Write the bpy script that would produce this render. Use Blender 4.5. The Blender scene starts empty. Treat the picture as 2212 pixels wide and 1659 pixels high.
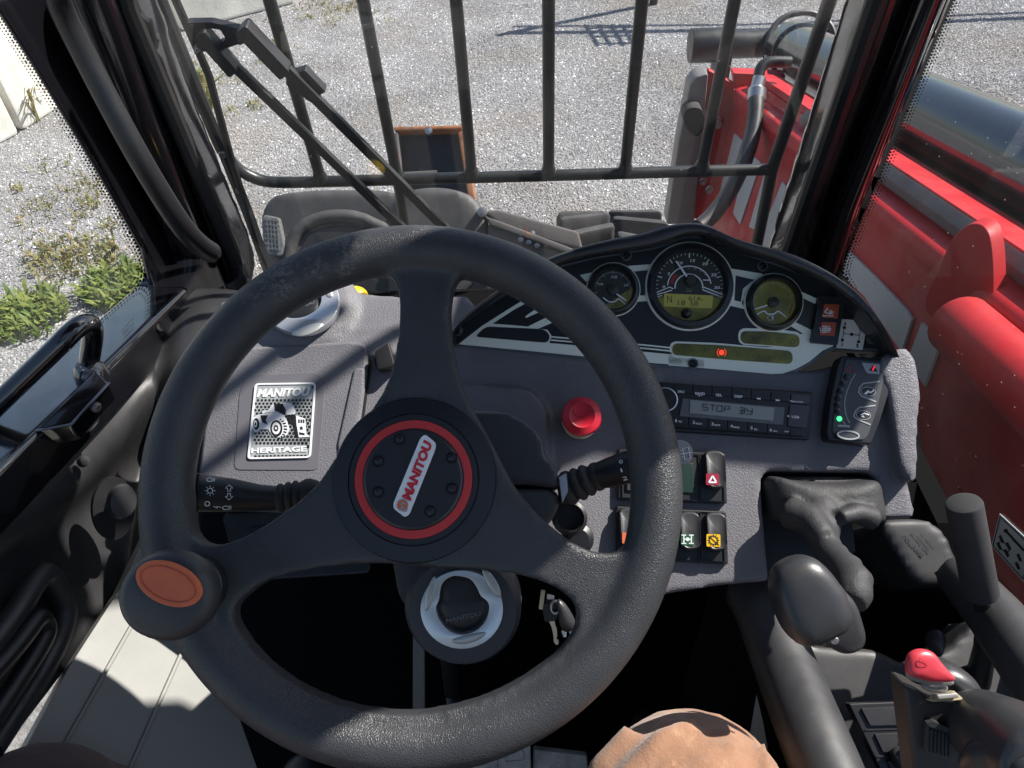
import bpy, bmesh, math, random
from mathutils import Vector as V, Matrix
random.seed(11)
R_ = math.radians
SC = bpy.context.scene
COL = SC.collection

# ------------------------------------------------------------------ camera
FPX, CU, CV = 1661.0, 1106.0, 829.5          # focal length and centre for a picture 2212 wide
CAM = V((0, 0, 2.0))
pitch, yaw, roll = R_(44.0), R_(-1.2), R_(2.2)
FW = V((math.sin(yaw) * math.cos(pitch), math.cos(yaw) * math.cos(pitch), -math.sin(pitch)))
R0 = FW.cross(V((0, 0, 1))).normalized()
U0 = R0.cross(FW).normalized()
RT = R0 * math.cos(roll) - U0 * math.sin(roll)
UP = U0 * math.cos(roll) + R0 * math.sin(roll)
cd = bpy.data.cameras.new('camera')
cd.sensor_width = 36; cd.sensor_fit = 'HORIZONTAL'; cd.lens = 36 * FPX / 2212
cd.clip_start = 0.02; cd.clip_end = 600
co = bpy.data.objects.new('camera', cd); COL.objects.link(co)
mx = Matrix((RT, UP, -FW)).transposed().to_4x4(); mx.translation = CAM
co.matrix_world = mx
SC.camera = co

# ------------------------------------------------------------------ sky, sun, exposure
SUN_AZ, SUN_EL = R_(65), R_(47)              # azimuth from straight ahead (+Y) towards the right (+X)
w = bpy.data.worlds.new('World'); SC.world = w; w.use_nodes = True
nt = w.node_tree; nt.nodes.clear()
sky = nt.nodes.new('ShaderNodeTexSky'); sky.sky_type = 'NISHITA'; sky.sun_disc = False
sky.sun_elevation = SUN_EL; sky.sun_rotation = SUN_AZ
bg = nt.nodes.new('ShaderNodeBackground'); bg.inputs[1].default_value = 0.08
wo = nt.nodes.new('ShaderNodeOutputWorld')
nt.links.new(sky.outputs[0], bg.inputs[0]); nt.links.new(bg.outputs[0], wo.inputs[0])
sd = bpy.data.lights.new('sun', 'SUN'); sd.energy = 5.0; sd.angle = R_(0.55); sd.color = (1, .955, .89)
so = bpy.data.objects.new('sun', sd); COL.objects.link(so)
sdir = V((math.sin(SUN_AZ) * math.cos(SUN_EL), math.cos(SUN_AZ) * math.cos(SUN_EL), math.sin(SUN_EL)))
so.rotation_euler = sdir.to_track_quat('Z', 'Y').to_euler(); so.location = (3, 3, 8)
SC.view_settings.view_transform = 'Standard'; SC.view_settings.look = 'None'
SC.view_settings.gamma = 1; SC.view_settings.exposure = 0.95
SC.view_settings.use_curve_mapping = False
SC.render.engine = 'CYCLES'
SC.cycles.max_bounces = 8; SC.cycles.transparent_max_bounces = 12
SC.cycles.sample_clamp_indirect = 6

# ------------------------------------------------------------------ points and planes
def ray(u, v): return RT * ((u - CU) / FPX) + UP * ((CV - v) / FPX) + FW
def at(u, v, d): return CAM + ray(u, v) * d
class PL:                                    # a plane of the place: point and normal, with a frame of its own
    def __init__(s, p, n):
        s.p, s.n = V(p), V(n).normalized()
        ex = V((1, 0, 0)) - s.n * s.n.x
        if ex.length < .3: ex = V((0, 1, 0)) - s.n * s.n.y
        s.ex = ex.normalized(); s.ey = s.n.cross(s.ex)
    def on(s, u, v, h=0):
        r = ray(u, v); t = (s.p - CAM).dot(s.n) / r.dot(s.n)
        return CAM + r * t + s.n * h
    def up(s, h): return PL(s.p + s.n * h, s.n)
    def l2(s, q): d = q - s.p; return d.dot(s.ex), d.dot(s.ey)
    def mpp(s, u, v): return (s.on(u, v) - CAM).dot(FW) / FPX      # metres per pixel there
def tilt(p, e, yw=0):                        # plane facing the driver, its normal e degrees above the horizon
    e = R_(e); yw = R_(yw)
    return PL(p, (math.sin(yw) * math.cos(e), -math.cos(yw) * math.cos(e), math.sin(e)))
def tr(o, pts): return [(o[0] + x / 4, o[1] + y / 4) for x, y in pts]
oA, oB, oC, oD, oE, oF, oG = (967.8, 458.), (1451.6, 483.9), (1417.1, 760.4), (380.2, 777.7), (1659.1, 1036.9), (1659.1, 1244.3), (898.7, 1019.6)
def sm(pts, n=5, closed=True):               # smooth curve through points
    P = [V(p) for p in pts]; N = len(P); out = []
    for i in range(N if closed else N - 1):
        g = lambda k: P[k % N] if closed else P[max(0, min(N - 1, k))]
        a, b, c, d = g(i - 1), g(i), g(i + 1), g(i + 2)
        for j in range(n):
            t = j / n
            out.append(.5 * ((2 * b) + (c - a) * t + (2 * a - 5 * b + 4 * c - d) * t * t + (3 * b - a - 3 * c + d) * t ** 3))
    if not closed: out.append(P[-1])
    return [tuple(q) for q in out]
def circ(u, v, rx, ry=None, n=32, rot=0, a0=0, a1=360):
    ry = ry or rx; c, s = math.cos(R_(rot)), math.sin(R_(rot)); full = abs(a1 - a0) >= 360; o = []
    for i in range(n if full else n + 1):
        a = R_(a0 + (a1 - a0) * i / n); x, y = rx * math.cos(a), ry * math.sin(a)
        o.append((u + x * c - y * s, v + x * s + y * c))
    return o
def rrect(pts, r, n=4):                      # polygon with rounded corners
    out = []; N = len(pts); P = [V(p) for p in pts]
    for i in range(N):
        a, b, c = P[i - 1], P[i], P[(i + 1) % N]
        ra = min(r, (a - b).length * .49, (c - b).length * .49)
        p, q = b + (a - b).normalized() * ra, b + (c - b).normalized() * ra
        for j in range(n + 1):
            t = j / n; out.append(tuple(p * (1 - t) ** 2 + b * 2 * t * (1 - t) + q * t * t))
    return out

# ------------------------------------------------------------------ mesh builder
class G:
    def __init__(s): s.v = []; s.f = []
    def add(s, vs, fs):
        k = len(s.v); s.v += [V(q) for q in vs]; s.f += [tuple(i + k for i in f) for f in fs]; return s
    def loops(s, L, cap0=True, cap1=True, closed=True):
        n = len(L[0]); vs = [q for l in L for q in l]; fs = []
        for i in range(len(L) - 1):
            for j in range(n if closed else n - 1):
                a, b = i * n + j, i * n + (j + 1) % n
                fs.append((a, b, b + n, a + n))
        if closed and cap0: fs.append(tuple(range(n - 1, -1, -1)))
        if closed and cap1: fs.append(tuple(range((len(L) - 1) * n, len(L) * n)))
        return s.add(vs, fs)
    def prism(s, pl, pts, h0, h1, top=1.0):
        if sum(a[0] * b[1] - b[0] * a[1] for a, b in zip(pts, pts[1:] + pts[:1])) > 0: pts = pts[::-1]
        b = [pl.on(u, v) for u, v in pts]; c = sum(b, V((0, 0, 0))) / len(b)
        return s.loops([[q + pl.n * h0 for q in b], [c + (q - c) * top + pl.n * h1 for q in b]])
    def slab(s, poly, d):                    # any 3D polygon pushed along d
        return s.loops([[V(q) for q in poly], [V(q) + V(d) for q in poly]])
    def tube(s, pts, r, n=12, cap=True):
        P = [V(p) for p in pts]; N = len(P); rs = r if isinstance(r, (list, tuple)) else [r] * N
        T = [(P[min(i + 1, N - 1)] - P[max(i - 1, 0)]).normalized() for i in range(N)]
        a = T[0].orthogonal().normalized(); L = []
        for i in range(N):
            a = (a - T[i] * a.dot(T[i])).normalized(); b = T[i].cross(a)
            L.append([P[i] + (a * math.cos(2 * math.pi * k / n) + b * math.sin(2 * math.pi * k / n)) * rs[i] for k in range(n)])
        return s.loops(L, cap, cap)
    def lathe(s, c, ax, prof, n=40, sx=1, sy=1, ex=None, ring=False):
        ax = V(ax).normalized(); ex = V(ex) if ex else V((1, 0, 0)); ex = (ex - ax * ex.dot(ax)).normalized(); ey = ax.cross(ex); c = V(c)
        L = [[c + ax * h + (ex * math.cos(2 * math.pi * k / n) * sx + ey * math.sin(2 * math.pi * k / n) * sy) * max(r, 1e-5) for k in range(n)] for r, h in prof]
        return s.loops(L, not ring and prof[0][0] > 1e-4, not ring and prof[-1][0] > 1e-4)
    def pillow(s, pl, pts, hf, hb, n=6, p=2.2):
        if sum(a[0] * b[1] - b[0] * a[1] for a, b in zip(pts, pts[1:] + pts[:1])) > 0: pts = pts[::-1]
        b = [pl.on(u, v) for u, v in pts]; c = sum(b, V((0, 0, 0))) / len(b); L = []
        for i in range(-n, n + 1):
            t = math.sin(abs(i) / n * math.pi / 2); k = max((1 - t ** p) ** (1 / p), .02) if abs(i) < n else .02
            L.append([c + (q - c) * k + pl.n * (hf if i > 0 else -hb) * (t if i > 0 else t) for q in b])
        return s.loops(L)
    def box(s, c, x, y, z):
        c, x, y, z = V(c), V(x), V(y), V(z)
        return s.loops([[c - x - y - z, c + x - y - z, c + x + y - z, c - x + y - z], [c - x - y + z, c + x - y + z, c + x + y + z, c - x + y + z]])
    def sphere(s, c, r, n=16, sq=(1, 1, 1)):
        L = [[V(c) + V((math.cos(2 * math.pi * k / n) * math.sin(a) * sq[0], math.sin(2 * math.pi * k / n) * math.sin(a) * sq[1], math.cos(a) * sq[2])) * r for k in range(n)] for a in [math.pi * (i + .02) / (n // 2 + .04) for i in range(n // 2 + 1)]]
        return s.loops(L[::-1])
    def ribbon(s, pl, pts, wpx, h0, h1, closed=False):
        P = [V(p) for p in pts]; N = len(P); L = []
        for i in range(N):
            a, b = (P[i - 1], P[(i + 1) % N]) if closed else (P[max(i - 1, 0)], P[min(i + 1, N - 1)])
            t = (b - a).normalized(); q = V((-t.y, t.x)) * wpx / 2
            e, f = P[i] + q, P[i] - q
            L.append([pl.on(e.x, e.y, h1), pl.on(f.x, f.y, h1), pl.on(f.x, f.y, h0), pl.on(e.x, e.y, h0)])
        if closed: L.append(L[0])
        return s.loops(L, not closed, not closed)
    def mesh(s, name, bevel=0, seg=2, ang=35):
        me = bpy.data.meshes.new(name); bm = bmesh.new()
        vs = [bm.verts.new(q) for q in s.v]
        for f in s.f:
            try: bm.faces.new([vs[i] for i in f])
            except ValueError: pass
        bmesh.ops.remove_doubles(bm, verts=bm.verts, dist=1e-6)
        bmesh.ops.recalc_face_normals(bm, faces=bm.faces)
        if bevel:
            es = [e for e in bm.edges if len(e.link_faces) == 2 and e.calc_face_angle(0) > R_(30)]
            bmesh.ops.bevel(bm, geom=es, offset=bevel, segments=seg, profile=.5, affect='EDGES', clamp_overlap=True)
        bm.to_mesh(me); bm.free()
        me.polygons.foreach_set('use_smooth', [True] * len(me.polygons))
        me.set_sharp_from_angle(angle=R_(ang))
        return me
def link(name, me, mat, parent=None, **kw):
    o = bpy.data.objects.new(name, me); COL.objects.link(o)
    if mat: me.materials.clear(); me.materials.append(mat)
    if parent is not None:
        o.parent = parent
        o.matrix_parent_inverse = Matrix.Translation(-root_loc(parent))
    for k, v in kw.items(): o[k] = v
    return o
def root_loc(o):
    while o.parent: o = o.parent
    return o.location.copy()
def thing(name, label, cat, loc, group=None):
    o = bpy.data.objects.new(name, None); COL.objects.link(o); o.location = loc; o.empty_display_size = .05
    o['label'] = label; o['category'] = cat
    if group: o['group'] = group
    return o
def part(name, g, mat, parent, bevel=0, ang=35, seg=2, **kw):
    me = g if isinstance(g, bpy.types.Mesh) else g.mesh(name, bevel, seg, ang)
    o = bpy.data.objects.new(name, me); COL.objects.link(o); me.materials.clear(); me.materials.append(mat)
    o.parent = parent
    if parent.parent is None: o.matrix_parent_inverse = Matrix.Translation(-parent.location)
    if bevel: wn = o.modifiers.new('wn', 'WEIGHTED_NORMAL'); wn.keep_sharp = True
    for k, v in kw.items(): o[k] = v
    return o
def solo(name, g, mat, label, cat, bevel=0, ang=35, **kw):
    me = g if isinstance(g, bpy.types.Mesh) else g.mesh(name, bevel, 2, ang)
    o = bpy.data.objects.new(name, me); COL.objects.link(o); me.materials.clear(); me.materials.append(mat)
    o['label'] = label; o['category'] = cat
    for k, v in kw.items(): o[k] = v
    return o
def setting(name, g, mat, kind='structure', bevel=0):
    me = g if isinstance(g, bpy.types.Mesh) else g.mesh(name, bevel)
    o = bpy.data.objects.new(name, me); COL.objects.link(o); me.materials.clear(); me.materials.append(mat); o['kind'] = kind
    return o
def evalmesh(o):
    dg = bpy.context.evaluated_depsgraph_get(); dg.update()
    me = bpy.data.meshes.new_from_object(o.evaluated_get(dg)); return me
def fuse(g, voxel, smooth=6, fac=.5, disp=None):
    me = g if isinstance(g, bpy.types.Mesh) else g.mesh('tmp')
    o = bpy.data.objects.new('tmp', me); COL.objects.link(o)
    m = o.modifiers.new('r', 'REMESH'); m.mode = 'VOXEL'; m.voxel_size = voxel; m.use_smooth_shade = True
    if smooth: s = o.modifiers.new('s', 'SMOOTH'); s.iterations = smooth; s.factor = fac
    r = evalmesh(o); bpy.data.objects.remove(o)
    r.polygons.foreach_set('use_smooth', [True] * len(r.polygons))
    return r
def join(*ms):                               # several meshes or builders as one builder
    g = G()
    for m in ms:
        if isinstance(m, G): g.add(m.v, m.f)
        else: g.add([q.co for q in m.vertices], [tuple(p.vertices) for p in m.polygons])
    return g
def plate(pl, outer, holes, h0, h1):         # flat plate with holes, from pixel outlines on a plane
    cu = bpy.data.curves.new('c', 'CURVE'); cu.dimensions = '2D'; cu.fill_mode = 'BOTH'; cu.extrude = (h1 - h0) / 2
    for pts in [outer] + holes:
        sp = cu.splines.new('POLY'); sp.points.add(len(pts) - 1); sp.use_cyclic_u = True
        for q, p in zip(sp.points, pts):
            x, y = pl.l2(pl.on(*p)); q.co = (x, y, 0, 1)
    o = bpy.data.objects.new('c', cu); COL.objects.link(o); me = evalmesh(o)
    bpy.data.objects.remove(o); bpy.data.curves.remove(cu)
    m = Matrix((pl.ex, pl.ey, pl.n)).transposed().to_4x4(); m.translation = pl.p + pl.n * (h0 + h1) / 2
    me.transform(m); return me
def text(s, pl, a, b, cap, h, bold=.012, shear=0, flip=False, ext=.0003, hard=None):   # lettering between two pixel points
    cu = bpy.data.curves.new('t', 'FONT'); cu.body = s; cu.size = 1; cu.offset = bold; cu.shear = shear; cu.resolution_u = 3
    o = bpy.data.objects.new('t', cu); COL.objects.link(o); me = evalmesh(o)
    bpy.data.objects.remove(o); bpy.data.curves.remove(cu)
    xs = [q.co.x for q in me.vertices]; ys = [q.co.y for q in me.vertices]
    x0, x1, y0, y1 = min(xs), max(xs), min(ys), max(ys)
    P, Q = pl.on(*a), pl.on(*b); ex = (Q - P); L = ex.length; ex.normalize(); ey = pl.n.cross(ex)
    if flip: ey = -ey
    H = cap * pl.mpp(*a)
    g = G(); g.add([P + ex * ((q.co.x - x0) / (x1 - x0) * L) + ey * ((q.co.y - y0) / (y1 - y0) * H) + pl.n * h for q in me.vertices], [tuple(p.vertices) for p in me.polygons])
    bpy.data.meshes.remove(me); return g

# ------------------------------------------------------------------ materials
def mat(name, col, rough=.5, metal=0, grain=None, var=0, vscale=6, dust=0, coat=0, emit=0, spec=.5, wear=None, fine=0, stains=None, bumpn=None, sheen=0):
    m = bpy.data.materials.new(name); m.use_nodes = True; t = m.node_tree; N = t.nodes; K = t.links.new
    b = N['Principled BSDF']; b.inputs['Roughness'].default_value = rough; b.inputs['Metallic'].default_value = metal
    b.inputs['Specular IOR Level'].default_value = spec; b.inputs['Coat Weight'].default_value = coat
    b.inputs['Sheen Weight'].default_value = sheen
    tc = N.new('ShaderNodeTexCoord').outputs['Object']
    rgb = N.new('ShaderNodeRGB'); rgb.outputs[0].default_value = (*col, 1); c = rgb.outputs[0]
    def noise(scale, detail=5, rough=.6):
        n = N.new('ShaderNodeTexNoise'); n.inputs['Scale'].default_value = scale; n.inputs['Detail'].default_value = detail; n.inputs['Roughness'].default_value = rough
        K(tc, n.inputs['Vector']); return n.outputs['Fac']
    def rng(x, a, bb, c0=0., c1=1.):
        r = N.new('ShaderNodeMapRange'); r.inputs[1].default_value = a; r.inputs[2].default_value = bb; r.inputs[3].default_value = c0; r.inputs[4].default_value = c1
        K(x, r.inputs[0]); return r.outputs[0]
    def mixc(f, a, bcol, mode='MIX'):
        x = N.new('ShaderNodeMix'); x.data_type = 'RGBA'; x.blend_type = mode
        if isinstance(f, float): x.inputs[0].default_value = f
        else: K(f, x.inputs[0])
        K(a, x.inputs[6])
        if isinstance(bcol, tuple): x.inputs[7].default_value = (*bcol, 1)
        else: K(bcol, x.inputs[7])
        return x.outputs[2]
    if var:
        f = rng(noise(vscale), .35, .65, 1 - var, 1 + var)
        h = N.new('ShaderNodeVectorMath'); h.operation = 'SCALE'; K(c, h.inputs[0]); K(f, h.inputs['Scale']); c = h.outputs[0]
    if wear: c = mixc(rng(noise(wear[1], 6, .7), wear[2], wear[2] + .12), c, wear[0])
    if stains:
        for (p, r) in stains:
            d = N.new('ShaderNodeVectorMath'); d.operation = 'DISTANCE'; K(tc, d.inputs[0]); d.inputs[1].default_value = p
            near = rng(d.outputs['Value'], r, 0)
            mul = N.new('ShaderNodeMath'); mul.operation = 'MULTIPLY'; K(near, mul.inputs[0]); K(rng(noise(300, 5, .8), .48, .60), mul.inputs[1])
            m2 = N.new('ShaderNodeMath'); m2.operation = 'MULTIPLY'; K(mul.outputs[0], m2.inputs[0]); m2.inputs[1].default_value = .8; m2.use_clamp = True
            c = mixc(m2.outputs[0], c, (.22, .20, .19))
    if dust:
        c = mixc(rng(noise(9, 6, .65), .42, .75, 0, dust), c, (.30, .28, .25))
        vo = N.new('ShaderNodeTexVoronoi'); vo.inputs['Scale'].default_value = 170; K(tc, vo.inputs['Vector'])
        c = mixc(rng(vo.outputs['Distance'], .10, .05, 0, min(1, dust * 2.2)), c, (.42, .40, .37))
        K(rng(noise(14, 4), .35, .7, rough - .06, min(1, rough + .2)), b.inputs['Roughness'])
    elif rough < .9 and not metal and emit == 0:
        K(rng(noise(18, 4), .3, .7, max(.03, rough - .05), min(1, rough + .07)), b.inputs['Roughness'])
    K(c, b.inputs['Base Color'])
    bn = None
    if grain:
        s, k = grain
        ns = N.new('ShaderNodeTexNoise'); ns.inputs['Scale'].default_value = s * .6; K(tc, ns.inputs['Vector'])
        ad = N.new('ShaderNodeVectorMath'); ad.operation = 'MULTIPLY_ADD'; K(ns.outputs['Color'], ad.inputs[0]); ad.inputs[1].default_value = (1.1 / s,) * 3; K(tc, ad.inputs[2])
        vo = N.new('ShaderNodeTexVoronoi'); vo.feature = 'DISTANCE_TO_EDGE'; vo.inputs['Scale'].default_value = s; K(ad.outputs[0], vo.inputs['Vector'])
        hgt = rng(vo.outputs['Distance'], 0, .28)
        bp = N.new('ShaderNodeBump'); bp.inputs['Strength'].default_value = k; bp.inputs['Distance'].default_value = .25 / s; K(hgt, bp.inputs['Height']); bn = bp.outputs[0]
    if fine or bumpn:
        sc_, st = bumpn if bumpn else (900, fine)
        bp = N.new('ShaderNodeBump'); bp.inputs['Strength'].default_value = st; bp.inputs['Distance'].default_value = .6 / sc_; K(noise(sc_, 5, .7), bp.inputs['Height'])
        if bn: K(bn, bp.inputs['Normal'])
        bn = bp.outputs[0]
    if bn: K(bn, b.inputs['Normal'])
    if emit: K(c, b.inputs['Emission Color']); b.inputs['Emission Strength'].default_value = emit
    return m
def glassmat(name, dust, tint=(1, 1, 1)):
    m = bpy.data.materials.new(name); m.use_nodes = True; t = m.node_tree; N = t.nodes; K = t.links.new; N.clear()
    out = N.new('ShaderNodeOutputMaterial'); tp = N.new('ShaderNodeBsdfTransparent'); tp.inputs[0].default_value = (*tint, 1)
    gl = N.new('ShaderNodeBsdfGlossy'); gl.inputs['Roughness'].default_value = .02
    ge = N.new('ShaderNodeNewGeometry'); dt = N.new('ShaderNodeVectorMath'); dt.operation = 'DOT_PRODUCT'; K(ge.outputs['Normal'], dt.inputs[0]); K(ge.outputs['Incoming'], dt.inputs[1])
    def mth(op, x, y=None):
        q = N.new('ShaderNodeMath'); q.operation = op
        for i, z in enumerate((x, y)):
            if z is None: continue
            if isinstance(z, float): q.inputs[i].default_value = z
            else: K(z, q.inputs[i])
        return q.outputs[0]
    fr = mth('ADD', mth('MULTIPLY', mth('POWER', mth('SUBTRACT', 1.0, mth('ABSOLUTE', dt.outputs['Value'])), 5.0), .88), .075)
    a = N.new('ShaderNodeMixShader'); K(fr, a.inputs[0]); K(tp.outputs[0], a.inputs[1]); K(gl.outputs[0], a.inputs[2])
    df = N.new('ShaderNodeBsdfDiffuse'); df.inputs[0].default_value = (.62, .6, .57, 1)
    tl = N.new('ShaderNodeBsdfTranslucent'); tl.inputs[0].default_value = (.62, .6, .57, 1)
    ds = N.new('ShaderNodeMixShader'); ds.inputs[0].default_value = .5; K(df.outputs[0], ds.inputs[1]); K(tl.outputs[0], ds.inputs[2])
    tc = N.new('ShaderNodeTexCoord')
    no = N.new('ShaderNodeTexNoise'); no.inputs['Scale'].default_value = 5; no.inputs['Detail'].default_value = 8; no.inputs['Roughness'].default_value = .65; K(tc.outputs['Object'], no.inputs['Vector'])
    mr = N.new('ShaderNodeMapRange'); mr.inputs[1].default_value = .35; mr.inputs[2].default_value = .75; mr.inputs[3].default_value = dust * .4; mr.inputs[4].default_value = dust * 1.5; K(no.outputs['Fac'], mr.inputs[0])
    vo = N.new('ShaderNodeTexVoronoi'); vo.inputs['Scale'].default_value = 55; K(tc.outputs['Object'], vo.inputs['Vector'])
    sp = N.new('ShaderNodeMapRange'); sp.inputs[1].default_value = .06; sp.inputs[2].default_value = .03; sp.inputs[3].default_value = 0; sp.inputs[4].default_value = .5; K(vo.outputs['Distance'], sp.inputs[0])
    mxx = N.new('ShaderNodeMath'); mxx.operation = 'MAXIMUM'; K(mr.outputs[0], mxx.inputs[0]); K(sp.outputs[0], mxx.inputs[1])
    f = N.new('ShaderNodeMixShader'); K(mxx.outputs[0], f.inputs[0]); K(a.outputs[0], f.inputs[1]); K(ds.outputs[0], f.inputs[2])
    K(f.outputs[0], out.inputs[0]); return m

# ==================================================================================== planes of the cab
WHEEL = tilt(at(893, 1050, .568), 53)
DASH = tilt(at(1600, 900, .785), 57)
CLU = tilt(DASH.on(1450, 800), 44)
TOPD = tilt(DASH.on(700, 735), 74)
WS = PL((0, .98, 1.30), (0, -1, -.17))       # windscreen
GD = PL((0, 1.07, 1.30), (0, -1, -.155))     # guard in front of it
SIDEL = PL((-.5, 0, 0), (1, 0, 0))
SIDER = PL((.5, 0, 0), (-1, 0, 0))

M = dict(
    rim=mat('rim_leather', (.030, .031, .034), .42, grain=(560, .32), var=.12, vscale=30),
    hub=mat('hub_plastic', (.014, .015, .018), .34, fine=.08),
    red=mat('red_ring', (.52, .035, .035), .3), badge=mat('badge_white', (.75, .75, .76), .25),
    redtext=mat('red_lettering', (.55, .02, .03), .35), orange=mat('orange_plastic', (.58, .125, .045), .45, var=.1, vscale=40, fine=.06),
    dash=mat('dash_plastic', (.135, .132, .145), .50, grain=(380, .34), var=.13, dust=.06),
    dashs=mat('dash_smooth', (.125, .122, .135), .5, fine=.05),
    blk=mat('black_plastic', (.010, .010, .0115), .45, fine=.12),
    blkd=mat('dusty_black_plastic', (.021, .021, .023), .43, dust=.05, fine=.15),
    console=mat('console_plastic', (.031, .031, .033), .44, dust=.06, fine=.25),
    gloss=mat('gloss_black_paint', (.006, .006, .008), .14, spec=.8, coat=1, bumpn=(60, .02)),
    glossd=mat('dusty_gloss_black', (.010, .010, .012), .22, dust=.05),
    guard=mat('guard_paint', (.010, .012, .013), .36, dust=.022, bumpn=(240, .08)),
    rubber=mat('rubber', (.02, .02, .021), .65, dust=.06),
    boot=mat('boot_leather', (.036, .036, .038), .58, spec=.35, grain=(600, .3), var=.1, bumpn=(55, .14)),
    knob=mat('knob_plastic', (.030, .030, .032), .36, fine=.16),
    silver=mat('silver_plastic', (.66, .68, .70), .3, .75), silverd=mat('silver_recess', (.50, .52, .50), .4, .6),
    steel=mat('steel', (.45, .45, .45), .35, .9), brass=mat('key_metal', (.55, .42, .30), .35, .9),
    cream=mat('panel_silver_print', (.86, .88, .76), .4), pgrey=mat('panel_grey_edge', (.11, .12, .13), .45),
    pblk=mat('panel_black', (.010, .011, .012), .30), gface=mat('gauge_face_dark', (.026, .028, .018), .35),
    olive=mat('gauge_olive', (.046, .051, .008), .3, var=.6, vscale=26, emit=.2), lcd=mat('gauge_lcd', (.105, .112, .026), .35, emit=.3),
    lcdt=mat('lcd_ink', (.02, .025, .008), .5), mark=mat('white_marking', (.82, .82, .81), .5), markr=mat('red_marking', (.35, .02, .02), .5),
    markg=mat('grey_marking', (.33, .35, .35), .5), dmark=mat('dim_marking', (.06, .07, .03), .5),
    lamp=mat('red_lamp_lit', (1, .05, .02), .4, emit=.7), green=mat('green_lamp_lit', (.05, .9, .2), .4, emit=1.3), redlit=mat('red_needle_lit', (.9, .02, .04), .4, emit=.6),
    tile=mat('warning_tile', (.40, .075, .03), .45), sticker=mat('sticker_white', (.70, .66, .60), .5), ink=mat('black_ink', (.012, .012, .012), .5),
    rlcd=mat('radio_lcd', (.27, .29, .28), .22), radio=mat('radio_plastic', (.014, .015, .017), .36), ind=mat('indicator_face', (.045, .05, .058), .42),
    hazard=mat('hazard_red', (.28, .015, .04), .4), swg=mat('switch_green', (.02, .10, .045), .4), swl=mat('green_lens_dark', (.016, .034, .026), .3), swy=mat('switch_yellow', (.72, .42, .01), .4),
    estop=mat('stop_red', (.55, .012, .03), .38, fine=.05), jred=mat('thumb_red', (.50, .035, .05), .4), yel=mat('yellow_cap', (.75, .48, .01), .4),
    floor=mat('sill_paint', (.22, .22, .205), .55, dust=.04, bumpn=(300, .1)), mattm=mat('floor_mat', (.006, .006, .006), .9, spec=.05),
    pedal=mat('pedal_metal', (.55, .55, .53), .6, .2, var=.3, vscale=40, dust=.1), post=mat('column_post', (.20, .20, .18), .6),
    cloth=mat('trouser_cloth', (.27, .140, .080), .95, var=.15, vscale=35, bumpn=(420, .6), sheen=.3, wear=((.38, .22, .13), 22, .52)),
    clothshade=mat('trouser_shade_cloth', (.085, .047, .042), .9, var=.15, vscale=35, bumpn=(700, .5), sheen=.15),  # same trousers, colour darkened for the knee in shade
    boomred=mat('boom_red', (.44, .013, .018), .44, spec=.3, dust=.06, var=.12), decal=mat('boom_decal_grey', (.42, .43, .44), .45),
    shadegrey=mat('boom_shadow_grey', (.10, .085, .09), .5, dust=.06),
    cyl=mat('cylinder_chrome_black', (.10, .11, .125), .14, .9), hose=mat('hose', (.025, .025, .027), .4, dust=.05),
    mud=mat('mudguard_plastic', (.042, .042, .044), .6, dust=.16, bumpn=(260, .12)),
    lens=mat('lamp_lens', (.16, .165, .165), .25, var=.25, vscale=120), rusty=mat('rusty_steel', (.085, .08, .078), .7, dust=.1, wear=((.30, .10, .03), 16, .58)),
    rust=mat('orange_rust', (.30, .115, .045), .75, var=.3, vscale=25, wear=((.13, .11, .10), 22, .5)), boxin=mat('dark_steel', (.016, .018, .022), .5, dust=.05),
    tyre=mat('tyre_rubber', (.034, .034, .036), .8, dust=.14), concrete=mat('concrete', (.62, .61, .55), .85, var=.18, vscale=4, bumpn=(60, .35)),
    gplate=mat('grey_plate', (.22, .215, .205), .45, .4, dust=.25), frit=mat('frit_black', (.004, .004, .004), .4),
    satin=mat('satin_black_paint', (.009, .009, .011), .3, dust=.02, bumpn=(90, .03)), shroud=mat('shroud_plastic', (.050, .050, .053), .4, fine=.25, dust=.03), lowtrim=mat('lower_trim_grey', (.045, .045, .052), .5, grain=(420, .2)),
    glass=glassmat('clean_glass', .042), glassr=glassmat('dusty_glass', .013), 
)

# ==================================================================================== setting: ground, roof, cab floor
gm = bpy.data.materials.new('ground_soil'); gm.use_nodes = True
t = gm.node_tree; N = t.nodes; K = t.links.new; b = N['Principled BSDF']; b.inputs['Roughness'].default_value = .9
tc = N.new('ShaderNodeTexCoord').outputs['Object']
def _n(s, d=6, r=.6):
    x = N.new('ShaderNodeTexNoise'); x.inputs['Scale'].default_value = s; x.inputs['Detail'].default_value = d; x.inputs['Roughness'].default_value = r; K(tc, x.inputs['Vector']); return x.outputs['Fac']
cr = N.new('ShaderNodeValToRGB'); cr.color_ramp.elements[0].position = .35; cr.color_ramp.elements[0].color = (.17, .165, .16, 1); cr.color_ramp.elements[1].position = .68; cr.color_ramp.elements[1].color = (.36, .355, .34, 1)
K(_n(38, 8, .75), cr.inputs[0])
mxn = N.new('ShaderNodeMix'); mxn.data_type = 'RGBA'; mxn.inputs[7].default_value = (.20, .15, .09, 1)
mr = N.new('ShaderNodeMapRange'); mr.inputs[1].default_value = .52; mr.inputs[2].default_value = .68; mr.inputs[4].default_value = .55; K(_n(1.1, 5), mr.inputs[0]); K(mr.outputs[0], mxn.inputs[0]); K(cr.outputs[0], mxn.inputs[6]); K(mxn.outputs[2], b.inputs['Base Color'])
bp = N.new('ShaderNodeBump'); bp.inputs['Strength'].default_value = .9; bp.inputs['Distance'].default_value = .02; K(_n(55, 6, .7), bp.inputs['Height']); K(bp.outputs[0], b.inputs['Normal'])
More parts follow.
